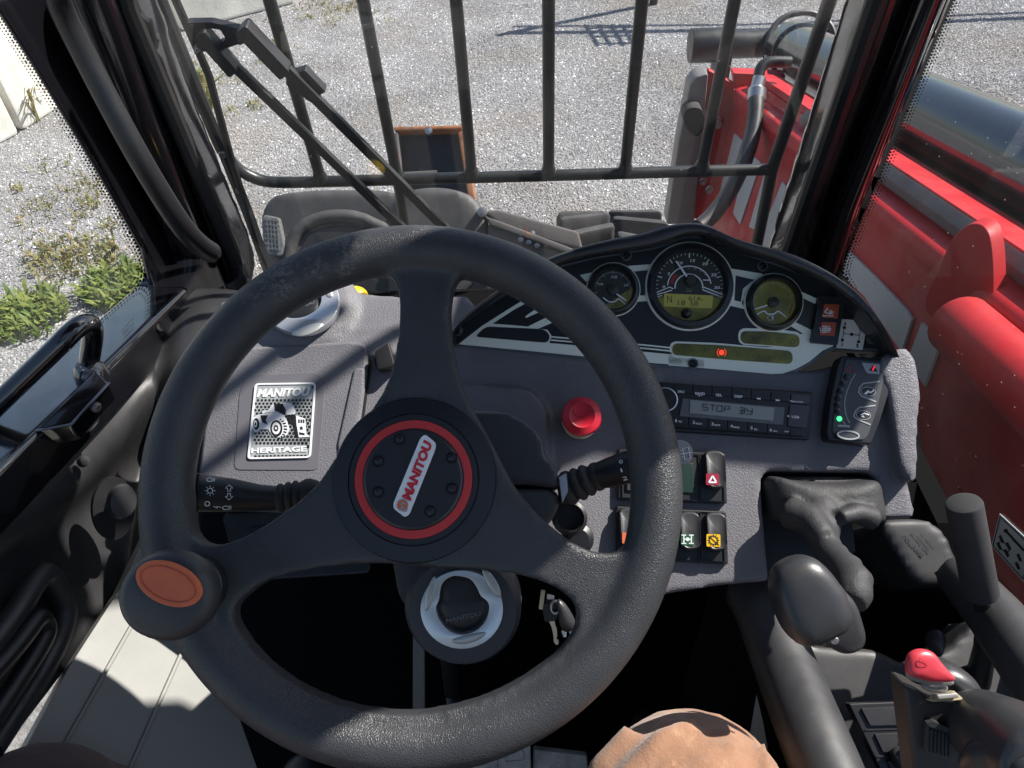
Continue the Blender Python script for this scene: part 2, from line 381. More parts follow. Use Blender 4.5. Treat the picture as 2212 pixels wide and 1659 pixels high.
g = G(); g.add([(-150, -150, 0), (150, -150, 0), (150, 250, 0), (-150, 250, 0)], [(0, 1, 2, 3)])
setting('ground', g, gm)
GROUND = PL((0, 0, 0), (0, 0, 1))

# loose gravel lying on the ground
sm_ = bpy.data.materials.new('gravel_stone'); sm_.use_nodes = True
t = sm_.node_tree; N = t.nodes; K = t.links.new; b = N['Principled BSDF']; b.inputs['Roughness'].default_value = .62
oi = N.new('ShaderNodeObjectInfo'); cr = N.new('ShaderNodeValToRGB')
for e, (p, c) in zip([cr.color_ramp.elements[0], cr.color_ramp.elements[1]] + [cr.color_ramp.elements.new(.5) for _ in range(3)], [(0, (.20, .20, .205)), (1, (.48, .475, .465)), (.35, (.265, .265, .27)), (.7, (.315, .315, .32)), (.94, (.375, .37, .365))]):
    e.position = p; e.color = (*c, 1)
K(oi.outputs['Random'], cr.inputs[0])
gp_ = N.new('ShaderNodeNewGeometry').outputs['Position']
def _pn(sc_, d, lo, hi_, a, bb):
    n = N.new('ShaderNodeTexNoise'); n.inputs['Scale'].default_value = sc_; n.inputs['Detail'].default_value = d; K(gp_, n.inputs['Vector'])
    m = N.new('ShaderNodeMapRange'); m.inputs[1].default_value = lo; m.inputs[2].default_value = hi_; m.inputs[3].default_value = a; m.inputs[4].default_value = bb; K(n.outputs['Fac'], m.inputs[0]); return m.outputs[0]
vv = N.new('ShaderNodeVectorMath'); vv.operation = 'SCALE'; K(cr.outputs[0], vv.inputs[0]); K(_pn(1.6, 6, .35, .65, .72, 1.18), vv.inputs['Scale'])
mxb = N.new('ShaderNodeMix'); mxb.data_type = 'RGBA'; K(_pn(.9, 5, .50, .68, 0, .5), mxb.inputs[0]); K(vv.outputs[0], mxb.inputs[6]); mxb.inputs[7].default_value = (.27, .215, .14, 1); K(mxb.outputs[2], b.inputs['Base Color'])
def gravel_nodes(density, size):
    ng = bpy.data.node_groups.new('gravel_scatter', 'GeometryNodeTree')
    ng.interface.new_socket('Geometry', in_out='INPUT', socket_type='NodeSocketGeometry'); ng.interface.new_socket('Geometry', in_out='OUTPUT', socket_type='NodeSocketGeometry')
    n = ng.nodes; L = ng.links.new
    gi, go = n.new('NodeGroupInput'), n.new('NodeGroupOutput')
    d = n.new('GeometryNodeDistributePointsOnFaces'); d.inputs['Density'].default_value = density; L(gi.outputs[0], d.inputs['Mesh'])
    ic = n.new('GeometryNodeMeshIcoSphere'); ic.inputs['Radius'].default_value = 1; ic.inputs['Subdivisions'].default_value = 2
    sp = n.new('GeometryNodeSetPosition'); nz = n.new('ShaderNodeTexNoise'); nz.inputs['Scale'].default_value = .9
    vm = n.new('ShaderNodeVectorMath'); vm.operation = 'SUBTRACT'; vm.inputs[1].default_value = (.5, .5, .5); L(nz.outputs['Color'], vm.inputs[0])
    vs = n.new('ShaderNodeVectorMath'); vs.operation = 'SCALE'; vs.inputs['Scale'].default_value = 1.5; L(vm.outputs[0], vs.inputs[0])
    L(ic.outputs[0], sp.inputs['Geometry']); L(vs.outputs[0], sp.inputs['Offset'])
    io = n.new('GeometryNodeInstanceOnPoints'); L(d.outputs['Points'], io.inputs['Points']); L(sp.outputs[0], io.inputs['Instance'])
    rr = n.new('FunctionNodeRandomValue'); rr.data_type = 'FLOAT_VECTOR'; rr.inputs[1].default_value = (6.28, 6.28, 6.28); L(rr.outputs[0], io.inputs['Rotation'])
    rs = n.new('FunctionNodeRandomValue'); rs.data_type = 'FLOAT_VECTOR'; rs.inputs[0].default_value = (size * .45,) * 3; rs.inputs[1].default_value = (size * 1.25,) * 3; rs.inputs['Seed'].default_value = 5; L(rs.outputs[0], io.inputs['Scale'])
    sm2 = n.new('GeometryNodeSetMaterial'); sm2.inputs['Material'].default_value = sm_; L(io.outputs[0], sm2.inputs[0]); L(sm2.outputs[0], go.inputs[0])
    return ng
g = G(); g.add([GROUND.on(u, v, -.0015) for u, v in [(-150, -90), (2380, -90), (2330, 330), (1500, 560), (700, 620), (330, 720), (-60, 960), (-260, 500)]], [tuple(range(8))])
gv = setting('gravel', g, sm_, 'stuff'); md = gv.modifiers.new('scatter', 'NODES'); md.node_group = gravel_nodes(11000, .0064)

# weeds: blades and small leaves
def leafmat(name, c1, c2):
    m = bpy.data.materials.new(name); m.use_nodes = True; t = m.node_tree; N = t.nodes; K = t.links.new; b = N['Principled BSDF']; b.inputs['Roughness'].default_value = .55
    g_ = N.new('ShaderNodeNewGeometry'); r = N.new('ShaderNodeMapRange'); K(g_.outputs['Random Per Island'], r.inputs[0])
    x = N.new('ShaderNodeMix'); x.data_type = 'RGBA'; x.inputs[6].default_value = (*c1, 1); x.inputs[7].default_value = (*c2, 1); K(r.outputs[0], x.inputs[0]); K(x.outputs[2], b.inputs['Base Color'])
    tl = N.new('ShaderNodeBsdfTranslucent'); K(x.outputs[2], tl.inputs[0]); ms = N.new('ShaderNodeMixShader'); ms.inputs[0].default_value = .4
    K(b.outputs[0], ms.inputs[1]); K(tl.outputs[0], ms.inputs[2]); K(ms.outputs[0], N['Material Output'].inputs[0]); return m
LG = leafmat('weed_green', (.09, .16, .03), (.26, .30, .07)); LY = leafmat('weed_dry', (.32, .25, .11), (.16, .20, .05))
def blades(g, c, n, spread, h, wd):
    for _ in range(n):
        a = random.random() * 6.283; r = spread * math.sqrt(random.random()); p = V((c[0] + r * math.cos(a), c[1] + r * math.sin(a), 0))
        a2 = random.random() * 6.283; d = V((math.cos(a2), math.sin(a2), 0)); q = V((-d.y, d.x, 0)) * wd * random.uniform(.6, 1.4)
        hh = h * random.uniform(.4, 1.1); k = random.uniform(.3, 1.0) * hh
        m1, tp = p + d * k * .45 + V((0, 0, hh * .7)), p + d * k * 1.1 + V((0, 0, hh * random.uniform(.7, 1.05)))
        g.add([p - q * .5, p + q * .5, m1 + q, tp, m1 - q], [(0, 1, 2, 4), (4, 2, 3)])
def gpt(u, v): q = GROUND.on(u, v); return (q.x, q.y)
for nm, u, v, n, s, h, wd, mt, lab in [
    ('weed_clump', 262, 628, 520, .15, .085, .007, LG, 'bright green weed clump below the door glass corner'),
    ('weed_clump', 170, 560, 260, .20, .06, .006, LY, 'yellowing dry weed clump above the bright green one'),
    ('weed_clump', 60, 690, 420, .17, .08, .008, LG, 'broad leafy weed clump beside the upper end of the door handle tube'),
    ('weed_clump', 425, 235, 120, .11, .22, .010, LY, 'thin upright weeds at the foot of the concrete block near the wiper arms'),
    ('weed_clump', 62, 262, 70, .07, .26, .008, LY, 'wispy dry weeds in the gap between two concrete blocks')]:
    g = G(); blades(g, gpt(u, v), n, s, h, wd); solo(nm, g, mt, lab, 'weeds', group='weed clumps on the gravel')
g = G()
for _ in range(70):
    u, v = random.choice([(random.uniform(330, 620), random.uniform(60, 330)), (random.uniform(0, 250), random.uniform(330, 640)), (random.uniform(560, 840), random.uniform(0, 60)), (random.uniform(0, 320), random.uniform(420, 780))])
    blades(g, gpt(u, v), random.randint(8, 26), random.uniform(.04, .14), random.uniform(.018, .045), .005)
setting('sparse_grass', g, LY, 'stuff')

# ==================================================================================== outside: concrete blocks
def block(a, b_, h, wd, label):
    A, B = V((*gpt(*a), 0)), V((*gpt(*b_), 0)); d = (B - A); n = V((-d.y, d.x, 0)).normalized() * wd
    g = G(); g.slab([A, B, B + n, A + n], (0, 0, h))
    c = thing('concrete_block', label, 'concrete block', (A + B) / 2, 'concrete barrier blocks along the yard edge')
    part('block_body', g, M['concrete'], c, bevel=.03)
    e = G(); m = (A + B) / 2 + n * .5; e.tube([m + V((0, 0, h - .01)) - d * .06, m + V((0, 0, h + .07)) - d * .04, m + V((0, 0, h + .07)) + d * .04, m + V((0, 0, h - .01)) + d * .06], .012)
    part('lifting_loop', e, M['rusty'], c)
block((-300, 470), (46, 290), 1.1, .6, 'near pale concrete block filling the corner of the door glass')
block((54, 284), (335, 100), 1.1, .6, 'pale concrete block partly hidden by the thick black pillar')
block((395, 70), (640, 8), .9, .6, 'sunlit concrete block behind the wiper bracket')

# unseen rails added to cast the shadow across the yard, real caster unknown
t_ = thing('shadow_rails', 'added unseen rails casting the shadow across the far gravel', 'shadow caster', (2.0, 6.7, 0))
off = sdir / sdir.z
def shp(u, v, h): q = GROUND.on(u, v); return q + off * h
H_ = 1.25
for k, (v0, v1) in enumerate(((72, 66), (58, 54))):
    g = G(); g.tube([shp(1110, v0, H_ + .12 * k), shp(1620, v1, H_ + .12 * k), shp(2300, v1 - 30, H_ + .12 * k)], .018 if k else .03); part('rail', g, M['guard'], t_)
for u in (1285, 1312, 1340, 1364):
    g = G(); g.tube([shp(u - 22, 54, H_), shp(u + 6, 100, H_ - .0)], .014); part('lattice_bar', g, M['guard'], t_)
for v in (62, 80, 96):
    g = G(); g.tube([shp(1262 + (v - 54) * .6, v, H_), shp(1366 + (v - 54) * .3, v - 3, H_)], .016); part('lattice_bar', g, M['guard'], t_)
for u in (1110, 2300):
    g = G(); q = shp(u, 70, H_); g.tube([(q.x, q.y, 0), q + V((0, 0, .12))], .03); part('post', g, M['guard'], t_)

# ==================================================================================== outside: mudguard, arm, tyre, dark box
MG = tilt(at(760, 470, 2.05), 36)
t_ = thing('mudguard', 'dusty grey front mudguard with a lamp below the guard bars', 'mudguard', MG.on(800, 640))
g = G()
g.prism(MG, sm([(566, 470), (585, 428), (660, 412), (780, 410), (850, 416), (880, 450), (960, 500), (900, 640), (700, 660), (600, 620), (572, 540)]), -.30, .02)
g.prism(MG, sm([(868, 440), (900, 412), (960, 408), (1020, 425), (1048, 462), (1060, 540), (1000, 640), (860, 640)]), -.34, .05)
body = fuse(g, .014, 10)
part('mudguard_shell', body, M['mud'], t_)
g = G(); P = [MG.on(u, v, .02) for u, v in sm([(640, 640), (628, 560), (650, 500), (700, 472), (770, 470), (830, 494), (880, 505), (935, 480)], 5, False)]
g.tube(P, .020); part('flare_ridge', fuse(g, .008, 14), M['mud'], t_)
g = G(); g.prism(MG, sm([(655, 640), (650, 560), (672, 512), (715, 492), (770, 492), (820, 520), (850, 600), (800, 660)]), .02, .028); part('wheel_arch_recess', g, M['blkd'], t_, bevel=.004)
g = G(); g.prism(MG, rrect([(578, 466), (612, 472), (624, 530), (618, 556), (588, 548), (576, 500)], 8), .015, .040); ln = part('front_lamp', g, M['lens'], t_, bevel=.005)
g = G()
for i in range(7): g.ribbon(MG, [(583, 476 + i * 10), (613, 480 + i * 10)], 2.5, .039, .043)
for i in range(4): g.ribbon(MG, [(588 + i * 7, 474), (592 + i * 7, 542)], 2, .039, .043)
part('lens_rib', g, M['lens'], ln, kind='stuff')
g = G(); c = MG.on(1044, 462, .055); g.lathe(c, MG.n, [(.013, -.02), (.013, .006), (.006, .008), (0, .008)], 12); part('screw', g, M['steel'], t_)
AR = tilt(at(1130, 490, 2.0), 40)
t_ = thing('axle_arm', 'rust streaked steel arm running from the mudguard towards the tyre', 'steel arm', AR.on(1140, 520))
g = G(); g.prism(AR, [(1040, 455), (1075, 452), (1250, 500), (1260, 540), (1100, 500)], -.05, .0); part('arm_edge', g, M['rusty'], t_, bevel=.008)
g = G(); g.prism(AR, [(1050, 470), (1075, 478), (1240, 540), (1225, 548), (1060, 488)], -.04, .018); part('rust_rib', g, M['rusty'], t_, bevel=.004)
g = G(); g.prism(AR, [(1055, 484), (1240, 556), (1300, 640), (1050, 640)], -.08, .006); part('arm_plate', g, M['rusty'], t_, bevel=.006)
g = G(); g.prism(AR, [(900, 560), (1060, 560), (1080, 700), (880, 700)], -.08, -.02); part('arm_root', g, M['mud'], t_, bevel=.01)
for u, v in ((1125, 518), (1142, 524), (1160, 531), (1180, 528), (1150, 505)):
    g = G(); g.lathe(AR.on(u, v, .006), AR.n, [(.008, 0), (.007, .006), (0, .008)], 8); part('bolt', g, M['steel'], t_)
# tyre
ty = V((.265, 1.78, .36)); RY = .43
t_ = thing('front_tyre', 'lugged front tyre showing above the instrument hood', 'tyre', ty - V((0, 0, .4)))
g = G(); g.lathe(ty, (1, 0, 0), [(.26, -.13), (RY - .08, -.16), (RY - .02, -.14), (RY, -.07), (RY, .07), (RY - .02, .14), (RY - .08, .16), (.26, .13)], 48); part('carcass', g, M['tyre'], t_)
for k in range(26):
    for s in (-1, 1):
        a = 2 * math.pi * (k + (.5 if s > 0 else 0)) / 26; d = V((0, math.cos(a), math.sin(a))); tg = V((0, -math.sin(a), math.cos(a)))
        g = G(); g.box(ty + d * (RY + .012) + V((s * .075, 0, 0)) + tg * .01, V((.075, 0, 0)) + tg * s * .03, tg * .018, d * .028)
        if d.z > .2: part('tread_lug', g, M['tyre'], t_, bevel=.013)
g = G(); g.lathe(ty, (1, 0, 0), [(.06, -.05), (.26, -.05), (.27, .05), (.06, .05)], 32); part('rim', g, M['decal'], t_)
# rust-edged box
BX = tilt(at(930, 345, 3.25), 40)
t_ = thing('steel_box', 'dark open steel box with rusty orange edges standing on the gravel', 'steel box', BX.on(930, 470))
g = G(); g.prism(BX, [(858, 284), (998, 282), (1012, 440), (866, 440)], -.16, -.05); part('box_back', g, M['boxin'], t_)
g = G(); g.prism(BX, [(853, 277), (1000, 274), (999, 283), (854, 287)], -.16, .03); part('top_edge', g, M['rust'], t_, bevel=.006)
g = G(); g.prism(BX, [(990, 290), (1003, 284), (1027, 430), (1012, 430)], -.16, .03); part('side_edge', g, M['rust'], t_, bevel=.006)
g = G(); g.prism(BX, [(853, 290), (862, 290), (874, 430), (864, 430)], -.16, .03); part('side_edge', g, M['rusty'], t_, bevel=.006)
g = G(); g.prism(BX, [(872, 372), (945, 368), (935, 390), (874, 392)], -.06, .01); part('inner_ledge', g, M['rusty'], t_, bevel=.006)
g = G(); g.lathe(BX.on(928, 287, .03), BX.n, [(.016, -.02), (.016, .012), (0, .015)], 12); part('pin', g, M['steel'], t_)

# ==================================================================================== outside: boom
XP = lambda x: PL((x, 0, 0), (-1, 0, 0))
BD = ray(1104, -190).normalized(); BD = BD / BD.y
def slide(q, y): return q + BD * (y - q.y)
def bp_(u, v, x, y=1.5): return slide(XP(x).on(u, v), y)
t_ = thing('lifting_boom', 'red lifting boom with grey stripes beside the cab window', 'boom', (1.0, 1.5, 0))
YB, YF = .05, 2.55
def sweep(prof, y0=YB, y1=YF): g = G(); return g.loops([[slide(q, y0) for q in prof], [slide(q, y1) for q in prof]])
a, b_, c, d = bp_(1925, 310, .87), bp_(1912, 343, .785), bp_(1906, 368, .78), bp_(1872, 432, .73)
prof = [c + V((.01, 0, 0)), c + V((-.0, 0, -.025)), d + V((.012, 0, .012)), d, d + V((-.004, 0, -.02)), d + V((.006, 0, -.05)), V((d.x + .006, 1.5, d.z - .62)), V((1.24, 1.5, d.z - .62)), V((1.24, 1.5, c.z - .16)), V((.87, 1.5, c.z - .16)), V((.87, 1.5, c.z - .004))]
part('boom_section', sweep(prof), M['boomred'], t_, bevel=.006)
part('flange', sweep([a, b_, c + V((.0, 0, .003)), c + V((.09, 0, .003))], YB, YF - .02), M['boomred'], t_, bevel=.003)
part('flange_shadow_strip', sweep([b_ + V((-.002, 0, -.004)), c + V((-.012, 0, 0)), c + V((-.010, 0, -.02)), c + V((.01, 0, -.02)), b_ + V((.01, 0, -.006))], YB, 2.0), M['shadegrey'], t_, bevel=.002)  # grey strip puts the shade on the flange side into colour
f2 = [q + V((.33, 0, 0)) for q in (a, b_, c, c + V((.09, 0, 0)))]
part('flange', sweep(f2, 2.25, YF), M['boomred'], t_, bevel=.003)
part('trough_plate', sweep([V((.872, 1.5, c.z - .13)), V((1.23, 1.5, c.z - .13)), V((1.23, 1.5, c.z - .15)), V((.872, 1.5, c.z - .15))], YB, 2.5), M['mattm'], t_)  # near-black plate stands in for the shade under the cylinder
ax = bp_(1778, 142, .99)
g = G(); g.tube([slide(ax, .1), slide(ax, 2.75)], .092, 36); part('lift_cylinder', g, M['cyl'], t_)
g = G(); g.tube([slide(ax, 2.72), slide(ax, 2.80)], .101, 36); part('cylinder_collar', g, M['cyl'], t_, bevel=.004)
g = G(); g.tube([slide(ax, 2.8), slide(ax, 2.95)], .03, 20); part('piston_rod', g, M['steel'], t_)
q = slide(ax, 2.98)
g = G(); g.tube([q + V((-.28, 0, .0)), q + V((.3, 0, 0))], .05, 20); g.tube([q + V((-.33, 0, 0)), q + V((-.2, 0, 0))], .062, 20); part('pivot_pin', g, M['guard'], t_, bevel=.004)
g = G(); g.box(q + V((-.20, 0, -.22)), (.03, 0, 0), (0, .04, 0), (0, 0, .2)); part('pivot_bracket', g, M['guard'], t_, bevel=.006)
g = G(); g.box(q + V((.26, 0, -.22)), (.03, 0, 0), (0, .04, 0), (0, 0, .2)); part('pivot_bracket', g, M['guard'], t_, bevel=.006)
FP = PL((0, 2.56, 0), (0, -1, 0))
g = G(); g.prism(FP, [(1531, 151), (1589, 183), (1578, 260), (1540, 474), (1496, 474)], -.03, .0); part('front_flange', g, M['boomred'], t_, bevel=.006)
g = G(); g.prism(FP, [(1486, 176), (1500, 158), (1528, 150), (1497, 476), (1436, 478), (1462, 300)], -.05, .03); part('front_plate', g, M['gplate'], t_, bevel=.012)
g = G(); g.prism(FP, [(1585, 160), (1700, 165), (1690, 210), (1590, 200)], -.06, -.01); part('front_wall', g, M['boomred'], t_, bevel=.006)
g = G(); g.prism(FP, sm([(1468, 222), (1482, 208), (1505, 212), (1512, 240), (1500, 268), (1482, 262), (1470, 245)]), .03, .09); part('rubber_buffer', g, M['rubber'], t_, bevel=.015)
for u, v in ((1517, 242), (1550, 268), (1548, 258), (1518, 390), (1531, 408), (1506, 312)):
    g = G(); g.lathe(FP.on(u, v, .0), FP.n, [(.016, -.01), (.016, .006), (.010, .008), (.010, .022), (0, .023)], 6); part('bolt', g, M['steel'], t_, bevel=.001)
SD = XP(d.x + .0035)
for pts in ([(1588, 288), (1605, 304), (1572, 410), (1552, 440), (1560, 400)], [(1618, 330), (1645, 350), (1600, 485), (1585, 460)], [(1655, 365), (1672, 380), (1640, 500), (1620, 490)], [(1692, 392), (1715, 425), (1700, 540), (1665, 560), (1640, 520)]):
    g = G(); g.prism(SD, pts, -.002, .003); part('stripe_decal', g, M['decal'], t_)
for pts in ([(1835, 541), (1893, 597), (1962, 670), (1972, 690), (1950, 760), (1870, 640), (1815, 590)], [(1994, 697), (2036, 737), (2000, 834), (1963, 778)]):
    g = G(); g.prism(SD, pts, -.002, .003); part('stripe_decal', g, M['decal'], t_)
LP = PL(XP(d.x - .004).on(2085, 640), (-.97, -.2, .1))
g = G(); pts = sm([(1998, 650), (2024, 590), (2052, 524), (2084, 490), (2112, 484), (2134, 502), (2143, 545), (2146, 610), (2142, 650), (2120, 690), (2020, 690)]); B0 = [LP.on(u, v) for u, v in pts]
g.slab(B0, (.024, .012, .004)); part('lifting_lug', g, M['boomred'], t_, bevel=.002)
g = G(); g.tube([bp_(2120, 745, .70, .95), bp_(2120, 745, .70, .1)], .05, 24); part('guide_tube', g, M['boomred'], t_, bevel=.004)
for uu, vv in ((2060, 600), (2130, 665)):
    g = G(); g.lathe(SD.on(uu, vv, 0), (-1, 0, 0), [(.03, -.01), (.03, .02), (.014, .025), (.014, .04), (0, .042)], 16); part('grease_plug', g, M['boomred'], t_)
g = G(); P = [at(1123.3 + .336 * x, .336 * y, 2.85) for x, y in sm([(1575, 560), (1580, 400), (1592, 260), (1650, 150), (1750, 92), (1880, 85), (1985, 150), (2022, 240), (2015, 300)], 6, False)]
g.tube(P, .011, 10); part('hose_loop', g, M['hose'], t_)
hp = [(1740, 400), (1640, 398), (1580, 408), (1545, 445), (1530, 520)]
g = G(); g.tube([at(1123.3 + .336 * x, .336 * y, 2.36) for x, y in sm(hp, 5, False)], .017, 12); part('steel_pipe', g, M['guard'], t_)
g = G(); g.tube([at(1123.3 + .336 * x, .336 * y, 2.33) for x, y in [(1540, 500), (1525, 560), (1524, 575), (1518, 650)]], [.020, .020, .028, .028], 14); part('hose_fitting', g, M['steel'], t_)
g = G(); g.tube([at(1123.3 + .336 * x, .336 * y, 2.31 - i * .003) for i, (x, y) in enumerate(sm([(1518, 640), (1512, 760), (1490, 880), (1455, 1000), (1410, 1110), (1330, 1260), (1230, 1390), (1150, 1460)], 4, False))], .024, 14); part('hydraulic_hose', g, M['hose'], t_)

# ==================================================================================== cab frame, roof, glass
t_ = thing('cab_frame', 'black painted cab frame with sloping pillars around the windscreen', 'cab frame', (0, .6, .85))
def strip(pl, pts, th): g = G(); return g.prism(pl, pts, -th, 0)
pw = WS.up(.0)
g = strip(pw, [(176, -60), (262, -60), (400, 290), (520, 562), (540, 640), (392, 640), (340, 420)], .07); part('front_pillar', fuse(g, .008, 4), M['gloss'], t_, label='broad glossy pillar between door glass and windscreen')
g = G(); P = [WS.on(u, v, .012) for u, v in ((268, -60), (281, 0), (400, 285), (516, 556))]; g.tube(P, .011, 10); part('window_seal', g, M['rubber'], t_)
g = G(); P = [WS.on(u, v, .03) for u, v in ((200, -60), (300, 210), (420, 500), (470, 620))]; g.tube(P, .028, 16); part('pillar_rib', g, M['gloss'], t_)
g = strip(SIDEL, [(-90, -60), (180, -60), (330, 400), (400, 600), (330, 640), (305, 560), (200, 360), (0, 40)], 0); g = G(); g.prism(SIDEL, [(-90, -60), (180, -60), (330, 400), (400, 600), (330, 640), (309, 575), (300, 535), (200, 360), (60, 130), (-10, 22)], 0, .006); part('door_post', g, M['gloss'], t_, bevel=.002)
g = G(); P = [SIDEL.on(u, v, .012) for u, v in ((100, -60), (215, 225), (330, 450), (398, 600))]; g.tube(P, .014, 10); part('door_seal', g, M['blkd'], t_)
pts = [(124, -60), (126, 0), (190, 134), (279, 302), (345, 415), (395, 490), (430, 528), (455, 545)]
g = G(); g.tube([at(u, v, .70 + .28 * i / 35) for i, (u, v) in enumerate(sm(pts, 5, False))], [.0118 + .0015 * i / 35 for i in range(36)], 16); part('grab_rail', g, M['satin'], t_)
g = strip(pw, [(1896, -60), (2090, -60), (2062, 0), (1900, 370), (1832, 545), (1818, 620), (1668, 620), (1695, 540)], .07); part('front_pillar', fuse(g, .008, 4), M['gloss'], t_, label='broad glossy pillar in front of the boom')
g = G(); P = [WS.on(u, v, .012) for u, v in ((1905, -60), (1885, 0), (1800, 250), (1702, 535), (1690, 590))]; g.tube(P, .013, 10); part('window_seal', g, M['guard'], t_)
g = G(); P = [WS.on(u, v, .02) for u, v in ((2010, -60), (1930, 150), (1822, 420), (1770, 580))]; g.tube(P, .016, 16); part('pillar_rib', g, M['gloss'], t_)
# roof, rear wall, outer sills
g = G()
for x0, x1, y0, y1 in ((-.60, .50, -1.05, -.80), (-.60, .50, .10, .905), (-.60, -.45, -.80, .10), (.41, .50, -.80, .10)):
    g.slab([(x0, y0, 2.40), (x1, y0, 2.40), (x1, y1, 2.40), (x0, y1, 2.40)], (0, 0, .07))
part('roof_shell', fuse(g, .02, 1), M['blkd'], t_)
for k in range(5):
    g = G(); y = -.72 + k * .18; g.tube([(-.46, y, 2.44), (.42, y, 2.44)], .012, 10); part('roof_bar', g, M['gloss'], t_)
g = G(); g.add([(-.45, -.80, 2.42), (.41, -.80, 2.42), (.41, .10, 2.42), (-.45, .10, 2.42)], [(0, 1, 2, 3)]); part('roof_glass', g, M['glass'], t_)
g = G(); g.slab([(-.56, -1.0, .92), (.52, -1.0, .92), (.52, -1.0, 1.5), (-.56, -1.0, 1.5)], (0, -.05, 0)); part('rear_wall', g, M['blkd'], t_)
for x in (-.56, .5):
    g = G(); g.slab([(x, -1.0, 1.4), (x + .05, -1.0, 1.4), (x + .05, -.92, 1.4), (x, -.92, 1.4)], (0, 0, 1.02)); part('rear_pillar', g, M['gloss'], t_, bevel=.01)
g = G(); g.slab([(-.6, -1.0, .90), (.6, -1.0, .90), (.6, 1.0, .90), (-.6, 1.0, .90)], (0, 0, .02)); part('cab_floor', g, M['mattm'], t_)
g = G(); g.slab([(-.55, .93, .92), (.495, .93, .92), (.495, .97, 1.25), (-.55, .97, 1.25)], (0, .03, 0)); part('front_bulkhead', g, M['mattm'], t_)
g = G(); g.slab([(-.28, .56, 1.22), (.47, .56, 1.22), (.47, .98, 1.24), (-.28, .98, 1.24)], (0, 0, .02)); part('bulkhead_shelf', g, M['mattm'], t_)  # hidden shelf added to keep sun off the footwell floor
g = G(); g.slab([(-.26, .50, 1.20), (.47, .50, 1.20), (.47, .58, 1.24), (-.26, .58, 1.24)], (0, 0, .02)); part('knee_panel', g, M['mattm'], t_)
g = G(); g.slab([(.47, -.9, .92), (.47, .95, .92), (.47, .95, 1.26), (.47, .52, 1.26), (.47, .42, 1.14), (.47, -.9, 1.14)], (.025, 0, 0)); part('side_wall', g, M['mattm'], t_)
g = G(); g.slab([(.47, .572, 1.93), (.47, .70, 2.02), (.47, .755, 2.2), (.47, .748, 2.41), (.47, .48, 2.41), (.47, .515, 2.16)], (.03, 0, 0)); part('roof_gusset', g, M['gloss'], t_, bevel=.004)  # unseen piece added to shade the steering wheel
def sunto(q, x): return q + sdir * ((x - q.x) / sdir.x)
LDp = DASH.up(.008)
for k, (a, b_) in enumerate((((440, 880), (760, 640)), ((420, 1030), (880, 690)))):
    P, Q = sunto(LDp.on(*a), .60 + .03 * k), sunto(LDp.on(*b_), .60 + .03 * k); P -= (Q - P) * .25
    g = G(); g.tube([P, Q], .0085, 12); part('mirror_arm', g, M['gloss'], t_)  # unseen rods added to cast the shadow bands on the lid
g = G(); g.slab([(.70, y, z) for y, z in ((.695, 1.905), (.815, 2.18), (.84, 2.41), (1.04, 2.41), (1.05, 2.0), (.80, 1.875))], (.035, 0, 0)); part('mirror_head', g, M['gloss'], t_, bevel=.01)  # unseen plate added to shade the radio and gauges
SW = PL((.500, 0, 0), (-1, 0, 0))
g = G(); g.slab([SW.on(u, v) for u, v in ((1690, 560), (1818, 600), (1835, 640), (1905, 760), (1966, 880), (1992, 1080), (2225, 1350), (2480, 1640), (2600, 2600), (1700, 2600), (1560, 900))], (.008, 0, 0)); part('side_panel', g, M['mattm'], t_)
# glass
g = G(); P = [WS.on(u, v) for u, v in ((215, -120), (1930, -120), (1690, 600), (1640, 720), (560, 720), (480, 600))]; g.add(P, [tuple(range(6))])
solo('windscreen', g, M['glass'], 'clear curved windscreen pane between the two black pillars', 'windscreen')
SRr = SIDER.up(-.012)
g = G(); P = [SRr.on(u, v) for u, v in ((2110, -150), (2062, 0), (1822, 575), (1830, 625), (1960, 868), (1985, 1000), (1995, 1085), (2300, 1440), (3000, 1400), (3000, -150))]; g.add(P, [tuple(range(len(P)))])
rw = thing('side_window', 'dusty side window pane in front of the red boom', 'window', SRr.on(1990, 1000))
part('pane', g, M['glassr'], rw)
SLl = SIDEL.up(-.012)
P = [SLl.on(u, v) for u, v in ((-40, -60), (10, 50), (200, 360), (309, 560), (314, 595), (295, 640), (190, 730), (60, 840), (-120, 990), (-600, 990), (-600, -60))]
g = G(); g.add(P, [tuple(range(len(P)))])
lw = thing('door_window', 'door glass with dotted black border above the weeds', 'window', SLl.on(200, 720))
part('pane', g, M['glass'], lw)
def frit(pl, path, rows, pitch, r0, side, w0):
    solid, dots = G(), G(); P = [V(p) for p in path]
    for a, b_ in zip(P, P[1:]):
        d = (b_ - a); L = d.length; d /= L; nn = V((-d.y, d.x)) * side; n = int(L / pitch)
        solid.add([pl.on(*(a - nn * w0), .001), pl.on(*(b_ - nn * w0), .001), pl.on(*b_, .001), pl.on(*a, .001)], [(0, 1, 2, 3)])
        for k in range(rows):
            for i in range(n + 1):
                p = a + d * (i + (.5 if k % 2 else 0)) * pitch + nn * (pitch * .85 * k + r0 * .6); r = r0 * (1.05 - .25 * k)
                dots.add([pl.on(*q, .0012) for q in circ(p.x, p.y, r, n=6)], [tuple(range(6))])
    return solid, dots
s_, d_ = frit(SRr, sm([(2062, 0), (1990, 170), (1900, 385), (1826, 566), (1835, 622), (1900, 745), (1958, 862), (1972, 930), (1984, 1040), (2060, 1150), (2212, 1330), (2300, 1440)], 3, False), 3, 7.5, 3.0, -1, 40)
part('frit_band', s_, M['frit'], rw); part('frit_dots', d_, M['frit'], rw, kind='stuff')
s_, d_ = frit(SLl, sm([(-10, 20), (60, 128), (160, 290), (260, 465), (306, 556), (312, 596), (292, 636), (190, 725), (0, 890)], 3, False), 3, 8, 3.1, 1, 14)
